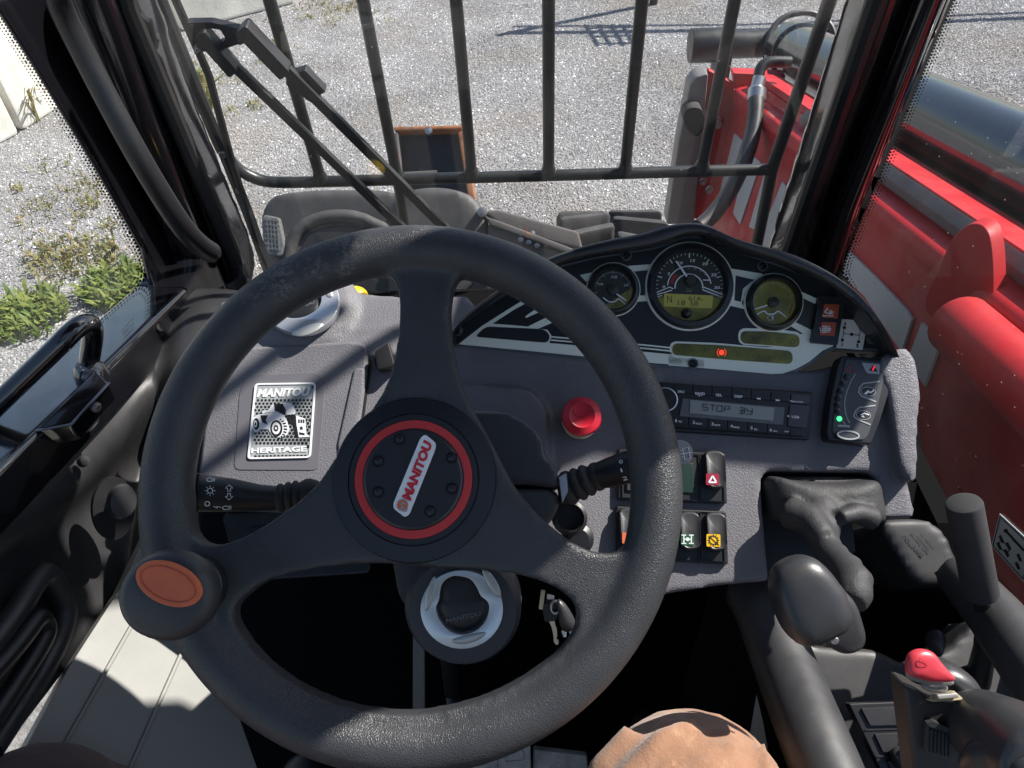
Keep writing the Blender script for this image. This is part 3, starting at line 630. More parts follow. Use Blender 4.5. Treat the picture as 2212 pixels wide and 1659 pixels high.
part('frit_band', s_, M['frit'], lw); part('frit_dots', d_, M['frit'], lw, kind='stuff')
c5 = lambda x, y: (x * .3124, 518.5 + y * .3124)
for s_, a, b_, cap in (('MANITOU', c5(795, 62), c5(712, 152), 11), ('REF 252532', c5(828, 100), c5(722, 185), 6), ('CLIMRIA', c5(828, 150), c5(738, 216), 5.5), ('43R-00081', c5(838, 185), c5(750, 250), 4.5), ('E1 DOT 27', c5(842, 225), c5(752, 285), 4.5)):
    part('glass_marking', text(s_, SLl, a, b_, cap, .002, bold=.07 if cap > 10 else .03, flip=True), M['ink'], lw)
cE = lambda x, y: (oE[0] + x / 4, oE[1] + y / 4)
part('glass_marking', text('MANITOU', SRr, cE(1790, 175), cE(1652, 42), 8, .002, bold=.03, flip=False), M['ink'], rw)
stp = [cE(2015, 290), cE(2320, 570), cE(2230, 890), cE(1945, 570)]
g = G(); g.prism(SRr, stp, .001, .002); st = part('steering_mode_sticker', g, M['markg'], rw)
g = G(); g.ribbon(SRr, [cE(2022, 318), cE(2300, 575), cE(2222, 855), cE(1962, 565)], 1.6, .002, .0026, closed=True)
g.ribbon(SRr, [cE(2075, 440), cE(2230, 610)], 4.5, .002, .0026)
g.prism(SRr, circ(*cE(2073, 438), 4), .002, .0026)
for x, y in ((2035, 510), (2015, 570), (2095, 570), (2080, 630), (2190, 670), (2175, 740)): g.ribbon(SRr, [cE(x - 14, y - 30), cE(x + 14, y + 30)], 5.5, .002, .0026)
g.ribbon(SRr, [cE(2035, 510), cE(2110, 600), cE(2080, 640), cE(2005, 560)], 1, .002, .0026, closed=True)
part('sticker_diagram', g, M['ink'], st)
part('sticker_number', text('N 184078', SRr, cE(2000, 440), cE(2026, 345), 3.2, .0026, bold=.01), M['ink'], st)

# ==================================================================================== guard and wipers
t_ = thing('windscreen_guard', 'black tubular bar guard standing in front of the windscreen', 'guard', GD.on(1100, 480))
gr = .0083
bars = [((582, 0), (693, 388)), ((784, 0), (858, 384)), ((985, 0), (1019, 378)), ((1185, 0), (1185, 374)), ((1387, 0), (1350, 370)), ((1587, 0), (1516, 364))]
for a, b_ in bars:
    A, B = V(a), V(b_); A2 = A - (B - A) * 1.9
    g = G(); g.tube([GD.on(*A2), GD.on(*B)], gr, 14); br = part('bar', g, M['guard'], t_)
    g = G(); p = GD.on(*(B - (B - A).normalized() * 6)); g.lathe(p, GD.on(*A2) - p, [(gr * 1.45, -.006), (gr * 1.25, .004), (gr * .99, .010)], 14); part('weld', g, M['guard'], br)
g = G(); g.tube([GD.on(u, v) for u, v in [(322, -60), (346, 0), (423, 188), (470, 305)] + sm([(478, 322), (500, 350), (530, 375), (575, 392), (640, 394)], 4, False) + [(860, 388), (1185, 379), (1500, 370), (1662, 366)]], gr * 1.05, 14); part('lower_rail', g, M['guard'], t_)
g = G(); g.tube([GD.on(u, v) for u, v in ((1818, -80), (1792, 0), (1668, 365), (1632, 545), (1622, 620))], gr * 1.1, 14); part('side_post', g, M['guard'], t_)
g = G(); g.tube([GD.on(u, v) for u, v in ((860, 392), (874, 490), (884, 560))], gr, 14); part('stay', g, M['guard'], t_)
g = G(); g.tube([GD.on(u, v, .012) for u, v in ((372, -40), (455, 150), (500, 320), (560, 520), (588, 590))], .0055, 8); g.tube([GD.on(u, v, .004) for u, v in ((322, -60), (424, 190), (484, 323), (540, 465), (583, 590))], .009, 8); part('post_strip', g, M['guard'], t_)
for u, v in ((485, 322), (520, 400), (568, 548)):
    g = G(); g.lathe(GD.on(u, v, .012), GD.n, [(.006, 0), (.005, .004), (0, .005)], 8); part('bolt', g, M['steel'], t_)
WP = GD.up(.02)
t_ = thing('windscreen_wiper', 'black twin arm wiper folded diagonally across the guard bars', 'wiper', WP.on(480, 90))
def arm(cap, shaft, w0, w1):
    A, B = V(cap[0]), V(cap[1]); d = (B - A).normalized(); n = V((-d.y, d.x))
    g = G(); g.prism(WP, rrect([tuple(A + n * w0 - d * 10), tuple(A - n * w0 - d * 10), tuple(B - n * w0 * .95), tuple(B + n * w0 * .95)], 8), .0, .022); part('arm_cover', g, M['blk'], t_, bevel=.004)
    A, B = V(shaft[0]), V(shaft[1]); d = (B - A).normalized(); n = V((-d.y, d.x))
    g = G(); g.prism(WP, [tuple(A + n * w1), tuple(A - n * w1), tuple(B - n * w1 * .8), tuple(B + n * w1 * .8)], .002, .012); part('arm_shaft', g, M['blk'], t_, bevel=.002)
arm(((444, 64), (512, 142)), ((505, 132), (905, 520)), 12, 9.5)
arm(((533, 52), (622, 146)), ((612, 134), (1000, 525)), 15, 10.5)
part('link_bracket', join(plate(WP, rrect([(405, 42), (460, 41), (517, 55), (543, 62), (545, 78), (531, 84), (477, 102), (434, 105), (428, 90)], 5), [rrect([(450, 54), (479, 57), (490, 76), (484, 85), (446, 93)], 4)], -.004, .008)), M['blk'], t_, bevel=.0015)
for u, v, r in ((526, 70, 12), (432, 92, 7)):
    g = G(); k = WP.mpp(u, v) * r; g.lathe(WP.on(u, v), WP.n, [(k, -.006), (k, .014), (k * .8, .018), (k * .5, .018), (k * .5, .024), (0, .024)], 20); part('pivot_bolt', g, M['steel' if r < 10 else 'blk'], t_, bevel=.0008)
g = G(); g.prism(WP, [(620, 160), (660, 148), (705, 195), (690, 205), (650, 190), (635, 205), (618, 178)], -.012, .004); part('blade_carrier', g, M['blk'], t_, bevel=.002)
g = G(); g.tube([WP.on(u, v, -.006) for u, v in sm([(640, 190), (664, 214), (696, 236), (740, 262)], 4, False)], [.006, .007, .006, .005, .005, .004, .004, .004, .004, .004, .003, .003, .002], 8); part('washer_hose', g, M['rubber'], t_)

# ==================================================================================== door
t_ = thing('cab_door', 'black cab door with tubular handle and moulded plastic lining', 'door', (-.55, .5, 1.1))
o1 = [SIDEL.on(u, v) for u, v in ((322, 622), (190, 740), (0, 905), (-200, 1075))]
g = G(); L = []
for q in o1: L.append([q + V((-.015, 0, -.05)), q + V((-.015, 0, .004)), q + V((.045, 0, .0)), q + V((.05, 0, -.006)), q + V((.05, 0, -.055))])
g.loops(L); part('window_rail', g, M['gloss'], t_, bevel=.003)
q0, q1 = SIDEL.on(306, 560), SIDEL.on(398, 592)
g = G(); g.slab([o1[0] + V((-.015, 0, .004)), o1[0] + V((.05, 0, .0)), o1[0] + V((.055, .10, -.01)), o1[0] + V((-.015, .12, .0))], (0, 0, -.06)); part('rail_corner', g, M['gloss'], t_, bevel=.004)
hd = sm([(-120, 985), (0, 868), (110, 762), (168, 706), (194, 700), (200, 722), (196, 760), (190, 800)], 4, False)
g = G(); g.tube([at(u, v, .715 + .004 * max(0, i - 10)) for i, (u, v) in enumerate(hd)], .0098, 16); hdl = part('pull_handle', g, M['gloss'], t_)
g = G(); g.lathe(at(190, 797, .775), (0, 0, 1), [(.017, -.012), (.015, 0), (.010, .006)], 16); part('handle_weld', g, M['gloss'], hdl)
zt = SIDEL.on(190, 815).z + .0
LT = PL(at(155, 870, .735), (.22, -.22, .95))
g = G(); g.prism(LT, [(74, 932), (182, 822), (204, 800), (236, 826), (154, 917)], -.032, .0); lt = part('latch_housing', g, M['gloss'], t_, bevel=.003)
A_, B_ = LT.on(236, 826), LT.on(154, 917); LS = PL(A_, (B_ - A_).cross(LT.n)); LS = LS if LS.n.dot(CAM - A_) > 0 else PL(A_, -LS.n)
g = G(); g.lathe(LS.on(206, 879), LS.n, [(.0052, -.002), (.0052, .002), (.0042, .0035), (.0024, .0035), (.0022, .001), (0, .001)], 18); part('latch_bolt', g, M['gplate'], lt)
g = G(); g.lathe(LS.on(203, 912, -.006), LS.n, [(.0125, -.003), (.0125, .003), (0, .003)], 24); part('latch_wheel', g, M['gplate'], lt)
g = G(); g.tube([LT.on(u, v, -.001) for u, v in ((75, 931), (154, 916), (236, 826))], .0016, 6); part('latch_edge', g, M['gloss'], lt)
# moulded lining: rows of points from the top under the rail down to the sill
rows = [[(540, 640), (470, 632), (400, 640), (330, 700), (235, 795), (110, 930), (-20, 1035), (-200, 1140)],
        [(520, 690), (430, 690), (372, 720), (315, 790), (240, 880), (130, 990), (-20, 1100), (-200, 1200)],
        [(480, 800), (400, 790), (350, 825), (310, 870), (240, 960), (140, 1060), (-20, 1170), (-200, 1300)],
        [(440, 960), (380, 950), (330, 960), (292, 985), (225, 1040), (130, 1130), (-20, 1240), (-200, 1380)],
        [(430, 1120), (370, 1100), (318, 1090), (280, 1110), (225, 1150), (130, 1240), (-20, 1350), (-200, 1500)],
        [(420, 1260), (360, 1220), (312, 1200), (280, 1240), (240, 1290), (150, 1420), (20, 1590), (-120, 1790)]]
dx = [.0, .012, .02, -.012, -.008, .01]
L = []
for k, rw_ in enumerate(rows):
    ln_ = []
    for i, (u, v) in enumerate(rw_):
        x = -.485 + dx[k] + (.10, .06, .025, .008, 0, 0, 0, 0)[i]
        ln_.append(PL((x, 0, 0), (1, 0, 0)).on(u, v))
    L.append(sm([tuple(q) for q in ln_], 4, False))
cols = [sm([L[k][j] for k in range(len(L))], 4, False) for j in range(len(L[0]))]
g = G(); g.loops([[V(q) for q in c] for c in cols], closed=False)
me = g.mesh('door_lining', ang=70); lining = part('door_lining', me, M['blkd'], t_)
md = lining.modifiers.new('th', 'SOLIDIFY'); md.thickness = .012; md.offset = 0
pk = lambda u, v, dd=0: PL((-.47 + dd, 0, 0), (1, 0, 0)).on(u, v)
g = G(); g.tube([pk(u, v) for u, v in sm([(-40, 1420), (30, 1330), (80, 1252), (102, 1240), (122, 1270), (142, 1325), (110, 1420), (30, 1545), (-20, 1620)], 5, False)], .011, 12); part('pocket_rim', g, M['blkd'], t_)
g = G(); g.tube([pk(u, v, .012) for u, v in sm([(-30, 1470), (40, 1390), (80, 1338), (96, 1345), (98, 1372), (60, 1440), (-20, 1560)], 5, False)], .009, 12); part('pocket_pull', g, M['blk'], t_)
g = G(); g.prism(PL((-.478, 0, 0), (1, 0, 0)), [(-60, 1450), (95, 1255), (138, 1325), (20, 1540), (-60, 1640)], -.004, .001); part('pocket_recess', g, M['blk'], t_)
kb = at(262, 1083, .80)
g = G(); g.lathe(kb, (.75, -.45, .45), [(.004, -.03), (.004, -.004), (.017, -.003), (.0185, .002), (.016, .006), (0, .0065)], 28, sx=.82, ex=(1, 0, 0)); part('release_knob', g, M['knob'], t_)
g = G(); g.lathe(at(246, 1098, .825), (.8, -.45, .35), [(.030, -.004), (.030, .001), (.0, .001)], 28, sx=.75, sy=1.15); part('knob_recess', g, M['blk'], t_)
for u, v in ((345, 708), (182, 996)):
    g = G(); g.lathe(pk(u, v, .022), (.8, -.2, .5), [(.006, -.004), (.005, .002), (0, .003)], 10); part('lining_stud', g, M['rubber'], t_)
# sill
SL_ = PL((-.43, .4, 1.25), (.72, .02, .69))
t_ = thing('door_sill', 'pale grey painted sill panel with ridges below the door', 'sill', (-.4, .4, 1.0))
g = G(); g.prism(SL_, [(318, 1150), (262, 1268), (150, 1440), (20, 1680), (-100, 1900), (640, 1900), (520, 1560), (480, 1330)], -.02, 0); part('sill_panel', g, M['floor'], t_)
for a, b_ in (((318, 1290), (120, 1640)), ((400, 1390), (270, 1680))):
    g = G(); g.ribbon(SL_, [a, b_], 9, -.004, .0045); part('ridge', g, M['floor'], t_, bevel=.002)
g = G(); g.tube([at(u, v, .93) for u, v in ((470, 1400), (480, 1520), (478, 1700))], .011, 10); part('mat_edge', g, M['blkd'], t_)

# ==================================================================================== dashboard
t_ = thing('dashboard', 'grey grained dashboard moulding under the steering wheel', 'dashboard', DASH.on(1200, 1200))
g = G()
out = [(432, 1080), (430, 1000), (440, 925), (470, 840), (520, 752), (700, 715), (900, 700), (985, 740), (1200, 760), (1430, 785), (1750, 800), (1930, 760), (1962, 800), (1970, 880), (1958, 950), (1962, 1040), (1980, 1104), (1974, 1118), (1904, 1119), (1893, 1032), (1878, 1020), (1660, 1016), (1646, 1030), (1650, 1120), (1662, 1256), (1560, 1264), (1400, 1290), (1240, 1280), (1150, 1240), (820, 1200), (780, 1130), (700, 1105), (440, 1096)]
me = plate(DASH, out, [], -.09, 0)
g2 = G()
top = [(470, 660), (520, 632), (640, 600), (760, 632), (900, 645), (1010, 640), (1060, 700), (1000, 760), (860, 770), (700, 765), (540, 770), (470, 800)]
g2.prism(TOPD, top, -.10, .002)
g2.prism(DASH, sm([(1880, 790), (1945, 762), (1972, 840), (1966, 930), (1962, 1040), (1930, 1020), (1915, 930), (1900, 850)]), -.06, .018)   # raised right shoulder
g2.prism(DASH, rrect([(985, 832), (1145, 842), (1182, 880), (1190, 1010), (1000, 1040)], 30), -.02, .013)
g2.prism(DASH, [(900, 800), (1240, 790), (1420, 840), (1420, 800), (1000, 735), (900, 740)], -.02, .004)
g2.lathe(TOPD.on(655, 660), TOPD.n, [(.064, -.05), (.060, .002), (.050, .010), (0, .010)], 36, sx=1, sy=.92)
g2.prism(TOPD, sm([(640, 612), (740, 612), (775, 660), (740, 730), (640, 740)]), -.03, .006)
part('dash_moulding', fuse(join(me, g2), .0036, 6), M['dash'], t_)
# lid on the left with its badge
lid = rrect([(534, 753), (768, 739), (799, 748), (797, 800), (775, 960), (750, 1062), (446, 1090), (433, 1030), (446, 918), (468, 850)], 22, 5)
g = G(); g.prism(DASH, [(q[0], q[1]) for q in rrect([(528, 748), (768, 734), (804, 744), (801, 800), (779, 960), (752, 1070), (440, 1096), (428, 1030), (441, 918), (464, 848)], 22, 5)], -.004, .0016); part('lid_seam', g, M['ink'], t_)
g = G(); g.prism(DASH, lid, .0, .008, .99); ld = part('glovebox_lid', g, M['dash'], t_, bevel=.004, seg=3)
g = G(); g.prism(DASH, rrect([(541, 815), (692, 808), (708, 830), (692, 1018), (512, 1017), (524, 850)], 14), .006, .0088); part('badge_recess', g, M['dashs'], ld, bevel=.0005)
g = G(); g.prism(DASH, [(770, 800), (792, 800), (786, 880), (760, 975), (738, 1010), (735, 960)], .006, .011); part('lid_fold', g, M['dash'], ld, bevel=.003)
# lower left pocket under the stalk
g = G(); g.prism(DASH, rrect([(430, 1100), (760, 1090), (780, 1240), (470, 1260)], 20), -.075, -.055); pn = part('lower_trim', g, M['blkd'], t_, bevel=.004)
g = G(); g.prism(DASH, rrect([(494, 1134), (620, 1128), (650, 1150), (600, 1180), (520, 1176)], 14), -.056, -.052); part('pocket_slot', g, M['ink'], pn, bevel=.002)
# dash clip near the column
g = G(); g.prism(DASH, [(816, 768), (846, 748), (860, 800), (822, 808)], .002, .018); g.prism(DASH, circ(828, 786, 17), .002, .012); part('side_clip', g, M['blk'], t_, bevel=.002)
g = G(); g.sphere(at(766, 640, 1.04), .0185, 20, (1, .8, .75))
solo('washer_cap', g, M['yel'], 'yellow filler cap behind the round air vent', 'cap')

# heritage badge
BD_ = DASH.up(.0088)
tb = thing('heritage_badge', 'silver and black rectangular plaque with a tractor picture on the dashboard lid', 'badge', BD_.on(610, 910))
bo = tr(oD, rrect([(686, 204), (1212, 196), (1166, 846), (620, 858)], 34, 4)); bi = tr(oD, rrect([(700, 218), (1196, 211), (1152, 832), (636, 843)], 24, 4))
g = G(); g.prism(BD_, bi, 0, .0009); part('plaque_face', g, M['markg'], tb)
part('plaque_border', plate(BD_, bo, [bi], 0, .0017), M['badge'], tb)
g = G(); rnd = random.Random(3)
for r in range(22):
    for c in range(17):
        x, y = 655 + c * 33 + (16 if r % 2 else 0) - r * 2.2, 235 + r * 28.5
        if x < 700 - r * 2 + 2 or x > 1186 - r * 1.9 or (y < 330 and 690 < x < 1180) or (y > 735 and y < 812 and x < 1140): continue
        sz = 9 + 6 * (c / 17) * (r / 22) + 2
        g.prism(BD_, tr(oD, circ(x, y, sz, n=6, rot=30)), .0009, .0012)
part('hexagon_mesh_print', g, M['ink'], tb, kind='stuff')
part('plaque_lettering', text('MANITOU', BD_, tr(oD, [(700, 325)])[0], tr(oD, [(1165, 312)])[0], 19, .0016, bold=.05, shear=.25), M['badge'], tb)
part('plaque_lettering', text('HERITAGE', BD_, tr(oD, [(652, 808)])[0], tr(oD, [(1132, 792)])[0], 12, .0016, bold=.045), M['badge'], tb)
wht, blk_ = G(), G()
def wp(*p): wht.prism(BD_, tr(oD, list(p)), .0012, .0015)
def kp(*p): blk_.prism(BD_, tr(oD, list(p)), .0012, .0018)
wp((665, 500), (700, 480), (740, 470), (800, 450), (870, 450), (930, 470), (960, 520), (985, 600), (960, 650), (900, 675), (840, 660), (800, 600), (740, 600), (690, 630), (665, 600))
wp((900, 372), (1000, 372), (1035, 440), (1035, 470), (960, 475), (950, 420)); wp((1040, 480), (1120, 510), (1130, 640), (1165, 665), (1065, 670), (1045, 560)); wp((750, 440), (800, 435), (845, 375), (855, 440), (880, 455), (750, 470))
kp((860, 385), (930, 378), (945, 470), (930, 475), (890, 440), (862, 440)); kp((735, 480), (800, 478), (780, 520), (795, 560), (750, 540)); kp((1005, 470), (1035, 475), (1058, 670), (1040, 650), (1020, 560)); kp((960, 480), (1000, 480), (1020, 560), (985, 540))
blk_.prism(BD_, tr(oD, circ(872, 594, 52, 72)), .0012, .0017); wht.prism(BD_, tr(oD, circ(870, 592, 36, 52)), .0017, .0019); blk_.prism(BD_, tr(oD, circ(870, 592, 20, 28)), .0019, .0021); wht.prism(BD_, tr(oD, circ(870, 592, 9, 12)), .0021, .0023)
for k in range(9):
    a = R_(-70 + k * 18); blk_.prism(BD_, tr(oD, [(880 + 56 * math.cos(a - .07), 594 + 76 * math.sin(a - .07)), (880 + 86 * math.cos(a - .02), 594 + 90 * math.sin(a - .02)), (880 + 86 * math.cos(a + .12), 594 + 90 * math.sin(a + .12)), (880 + 56 * math.cos(a + .1), 594 + 76 * math.sin(a + .1))]), .0012, .0017)
blk_.prism(BD_, tr(oD, circ(698, 555, 26, 50)), .0012, .0017); wht.prism(BD_, tr(oD, circ(692, 555, 14, 30)), .0017, .0019); blk_.prism(BD_, tr(oD, circ(692, 555, 7, 14)), .0019, .0021)
for x in (1062, 1082, 1102): kp((x, 515), (x + 12, 518), (x + 12, 545), (x, 545))
kp((1075, 580), (1095, 575), (1100, 600), (1080, 605)); kp((1070, 625), (1115, 635), (1115, 650), (1070, 645))
part('tractor_print', wht, M['badge'], tb); part('tractor_print_black', blk_, M['ink'], tb)

# ------------------------------------------------------------------ air vents
def vent(name, label, pl, c, rx, ry, rin, core, grips, txt, hz, housing, rad=1.0):
    tv = thing(name, label, 'air vent', pl.on(*c))
    k = pl.mpp(*c)
    if housing:
        g = G(); g.lathe(pl.on(c[0], c[1] + 8), pl.n, [(.040, -.07), (.054, -.03), (.0535, -.006), (.049, .003), (.042, .004)], 40); part('vent_housing', g, M['lowtrim'], tv)
    g = G(); g.lathe(pl.on(*c, -.004), pl.n, [(.02, -.02), (rx * k * .98, -.008), (rx * k * .98, .0)], 40, sy=ry / rx); part('vent_core_well', g, M['ink'], tv)
    hole = sm(core, 4)
    g = plate(pl.up(hz), circ(*c, rx, ry, 48), [hole], 0, .008)
    gg = join(g).mesh('vent_ring', bevel=.0028, seg=3); part('vent_ring', gg, M['silver'], tv)
    for p in grips:
        g = G(); g.pillow(pl.up(hz + .0085), sm(p, 4), .0012, .001, 4); part('finger_grip', g, M['silverd'], tv)
    cx = sum(p[0] for p in core) / len(core); cy = sum(p[1] for p in core) / len(core)
    g = G(); g.pillow(pl.up(hz - .001), [(cx + (p[0] - cx) * .99, cy + (p[1] - cy) * .99) for p in hole], .006, .006, 5, 3); part('vent_flap', g, M['hub'], tv)
    part('embossed_lettering', text('MANITOU', pl, *txt, hz + .0052, bold=.02, shear=.2), M['pgrey'], tv)
    return tv
VT = TOPD.up(.010)
c3 = lambda pts: [(388.8 + x * .2344, 587.6 + y * .2344) for x, y in pts]
vent('air_vent', 'silver ringed round air vent on top of the dashboard beside the yellow cap', VT, (652, 656), 84, 72, 0, c3([(930, 400), (1060, 320), (1180, 240), (1280, 215), (1320, 280), (1290, 370), (1190, 440), (1080, 465), (980, 450)]),
     [c3([(1030, 570), (1140, 500), (1260, 470), (1320, 480), (1260, 540), (1130, 590)]), c3([(1330, 130), (1390, 160), (1410, 220), (1370, 230), (1340, 190)])], (c3([(985, 405)])[0], c3([(1262, 325)])[0], 9), .002, False)
LV = tilt(at(999, 1310, .70), 40)
vent('air_vent', 'silver ringed round air vent below the steering wheel hub', LV, (999, 1310), 88, 84, 0, tr(oG, [(370, 875), (470, 900), (525, 965), (565, 1045), (622, 1095), (635, 1165), (600, 1265), (520, 1342), (400, 1375), (290, 1340), (210, 1250), (180, 1150), (205, 1080), (215, 1000), (240, 930), (300, 885)]),
     [tr(oG, [(160, 900), (178, 1000), (130, 1140), (85, 1205), (75, 1130), (100, 1000)]), tr(oG, [(570, 850), (640, 870), (710, 970), (735, 1060), (700, 1075), (620, 970)]), tr(oG, [(310, 1455), (400, 1420), (530, 1392), (605, 1392), (540, 1450), (430, 1485), (340, 1480)])], (tr(oG, [(265, 1280)])[0], tr(oG, [(570, 1215)])[0], 10), .002, True)

# ------------------------------------------------------------------ instrument cluster
tc_ = thing('instrument_panel', 'curved instrument panel with three round gauges under a black hood', 'instrument panel', CLU.on(1450, 800))
b_out = tr(oA, [(58, 1150), (42, 1060), (60, 1005), (300, 815), (540, 665), (780, 545), (1000, 450), (1250, 390), (1500, 350), (1750, 308), (1880, 270), (1980, 225)]) + \
        tr(oB, [(120, 100), (250, 105), (380, 135), (480, 190), (560, 225), (760, 290), (1000, 372), (1250, 482), (1470, 625), (1680, 830), (1820, 1085), (1812, 1106), (1480, 1082), (1395, 1085), (1330, 1120), (1200, 1215), (1080, 1280), (960, 1318), (860, 1322), (230, 1268), (0, 1248)]) + tr(oA, [(1300, 1278), (700, 1215)])
g = G(); g.prism(CLU, b_out, -.05, 0); part('panel_base', g, M['pgrey'], tc_, bevel=.001)
b_in = tr(oA, [(75, 1140), (70, 1055), (90, 1000), (310, 840), (560, 685), (800, 565), (1010, 475), (1250, 412), (1500, 372), (1760, 328), (1890, 292), (1985, 248)]) + \
       tr(oB, [(130, 122), (245, 128), (365, 155), (470, 212), (550, 248), (750, 312), (985, 392), (1235, 502), (1450, 645), (1655, 845), (1790, 1080), (1460, 1062), (1380, 1068), (1315, 1100), (1185, 1195), (1070, 1258), (955, 1296), (860, 1300), (230, 1246), (0, 1226)]) + tr(oA, [(1300, 1255), (700, 1192)])
CF = CLU.up(.0005)
g = G(); g.prism(CF, b_in, -.001, .0005); part('panel_face', g, M['pblk'], tc_)
CP = CLU.up(.0012)
def cream(pts, name='silver_print'): g = G(); g.prism(CP, pts, -.0005, .0004); return part(name, g, M['cream'], tc_)
CQ = CLU.up(.0018)
def dark(pts, name='black_print', m='pblk', par=None): g = G(); g.prism(CQ, pts, -.0004, .0004); return part(name, g, M[m], par or tc_)
cream(tr(oA, [(90, 1142), (300, 980), (520, 840), (700, 730), (740, 752), (560, 850), (385, 965), (560, 978), (690, 990), (830, 920), (935, 888), (975, 928), (870, 970), (780, 1008), (860, 1018), (895, 1070), (880, 1130), (1180, 1150), (1700, 1205), (1940, 1225), (2212, 1258), (2212, 1340), (1800, 1308), (1290, 1258), (600, 1190)]))
g = G(); g.prism(CQ, tr(oA, rrect([(232, 1078), (330, 990), (830, 1012), (885, 1068), (860, 1130), (700, 1118)], 40)), -.0004, .0004); part('warning_window', g, M['pblk'], tc_)
cream(tr(oA, [(665, 905), (690, 885), (815, 800), (860, 835), (720, 895), (680, 915)]))
for y in (1082, 1110, 1138):
    g = G(); g.ribbon(CQ, tr(oA, [(890, y - 4), (1180, y + 22), (1700, y + 68), (1935, y + 92)]), 3.2 if y < 1130 else 2, -.0002, .0004); part('pin_stripe', g, M['cream'], tc_)
g = G(); g.ribbon(CQ, tr(oA, [(880, 1124), (1180, 1150), (1700, 1200), (1930, 1222)]), 4, -.0002, .0005); part('pin_stripe', g, M['pblk'], tc_)
cream(tr(oA, [(1140, 545), (1250, 520), (1260, 600), (1190, 600)])); 
cream(tr(oA, [(1535, 468), (1790, 448), (1800, 505), (1735, 500), (1705, 720), (1745, 768), (1635, 775), (1640, 720), (1605, 515)]))
dark(tr(oA, [(1605, 515), (1728, 502), (1700, 718), (1662, 722)]))
cream(tr(oB, [(510, 385), (780, 430), (790, 470), (700, 480), (600, 680), (640, 738), (480, 700)])); dark(tr(oB, [(552, 446), (705, 482), (612, 560), (595, 672), (540, 660)]))
cream(tr(oB, [(1105, 580), (1250, 645), (1245, 695), (1130, 640), (1080, 660)])); cream(tr(oB, [(1010, 872), (1070, 850), (1200, 915), (1190, 1030), (1400, 1050), (1300, 1095), (1185, 1190), (1070, 1254), (955, 1292), (860, 1296), (230, 1242), (-30, 1222), (-30, 1130), (20, 1140), (600, 1180), (1000, 1215), (1050, 1160), (1020, 1110), (600, 1075), (900, 1060), (1110, 1040), (1090, 960), (1130, 945)]))
dark(tr(oB, [(1135, 648), (1240, 700), (1195, 910), (1062, 845), (1110, 760)]), 'amber_window', 'gface')
def pill(pts, m): g = G(); g.prism(CQ, tr(oB, pts), -.0004, .0006); return part('warning_window', g, M[m], tc_)
g = G(); g.prism(CP, tr(oB, rrect([(-20, 1012), (380, 1028), (1050, 1085), (1060, 1225), (560, 1195), (-20, 1150)], 66, 6)), -.0005, .0005); part('silver_print', g, M['cream'], tc_)
pl1 = pill(rrect([(6, 1030), (400, 1046), (1040, 1098), (1042, 1212), (560, 1178), (0, 1130)], 56, 6), 'olive')
g = G(); g.prism(CP, tr(oB, rrect([(572, 900), (860, 905), (1120, 935), (1115, 1075), (700, 1050), (572, 1040)], 66, 6)), -.0005, .0005); part('silver_print', g, M['cream'], tc_)
pill(rrect([(592, 925), (860, 930), (1102, 960), (1100, 1068), (800, 1045), (594, 1030)], 54, 6), 'olive')
g = G(); cc = tr(oB, [(427, 1110)])[0]; g.prism(CQ, circ(*cc, 5.5), .0006, .0011); part('brake_lamp', g, M['lamp'], pl1)
g = G()
for a0, a1 in ((-55, 55), (125, 235)): g.ribbon(CQ, circ(*cc, 9.5, n=10, a0=a0, a1=a1), .8, .0006, .001)
part('lamp_bracket', g, M['lamp'], pl1)
for (x, y) in ((60, 1080), (180, 1085), (300, 1090), (580, 1130), (720, 1140), (860, 1155), (960, 1160), (720, 985), (820, 995), (920, 1005), (1040, 1015)):
    g = G(); u, v = tr(oB, [(x, y)])[0]; g.ribbon(CQ, circ(u, v, 5.5, 4.5, n=10), 1, .0006, .0009, closed=True); part('unlit_symbol', g, M['dmark'], tc_)
for (o, x, y) in ((oA, 84, 1026), (oA, 1543, 378), (oB, 782, 365), (oB, 1722, 990), (oB, 182, 1206)):
    u, v = tr(o, [(x, y)])[0]
    g = G(); g.prism(CQ, circ(u, v, 11.5, n=20), 0, .0006); b0 = part('screw_boss', g, M['pgrey'], tc_)
    g = G(); k = CLU.mpp(u, v); g.lathe(CQ.on(u, v), CQ.n, [(8.5 * k, 0), (8.2 * k, .002), (5 * k, .0032), (3.2 * k, .0032), (3.0 * k, .0012), (0, .0012)], 14); part('screw', g, M['pblk'], b0)
# gauges
def gauge(c, ro, ri, label, face):
    k = CLU.mpp(*c)
    tg = part('gauge', G().lathe(CLU.on(*c), CLU.n, [(ri * k, .0015), (ri * k, .0035), (ri * k * 1.02, .009), ((ri + 4) * k, .013), ((ro - 6) * k, .012), ((ro - 2) * k, .006), (ro * k, .001)], 64, ring=True), M['hub'], tc_, label=label)
    part('gauge_ring', G().lathe(CLU.on(*c), CLU.n, [(ro * k * .985, .0015), (ro * k * .99, .0045), (ro * k * 1.02, .004), (ro * k * 1.03, .0012)], 64, ring=True), M['cream'], tg)
    part('gauge_face', G().prism(CLU, circ(*c, ri * 1.02, n=48), .002, .0028), M[face], tg)
    return tg, k
GP = CLU.up(.0031)
def gp(tg, g, m, name='gauge_marking'): return part(name, g, M[m], tg)
c2 = (1489, 619); tg, k = gauge(c2, 94, 74, 'large centre gauge with lit display', 'gface')
g = G(); pts = circ(*c2, 74, n=40, a0=18, a1=162); g.prism(GP, pts, -.0002, .0003); gp(tg, g, 'olive', 'lower_face')
g = G(); g.prism(GP, tr(oB, [(-70, 600), (355, 618), (345, 728), (-72, 712)]), .0003, .0007); lc = gp(tg, g, 'lcd', 'display')
GL = GP.up(.0008)
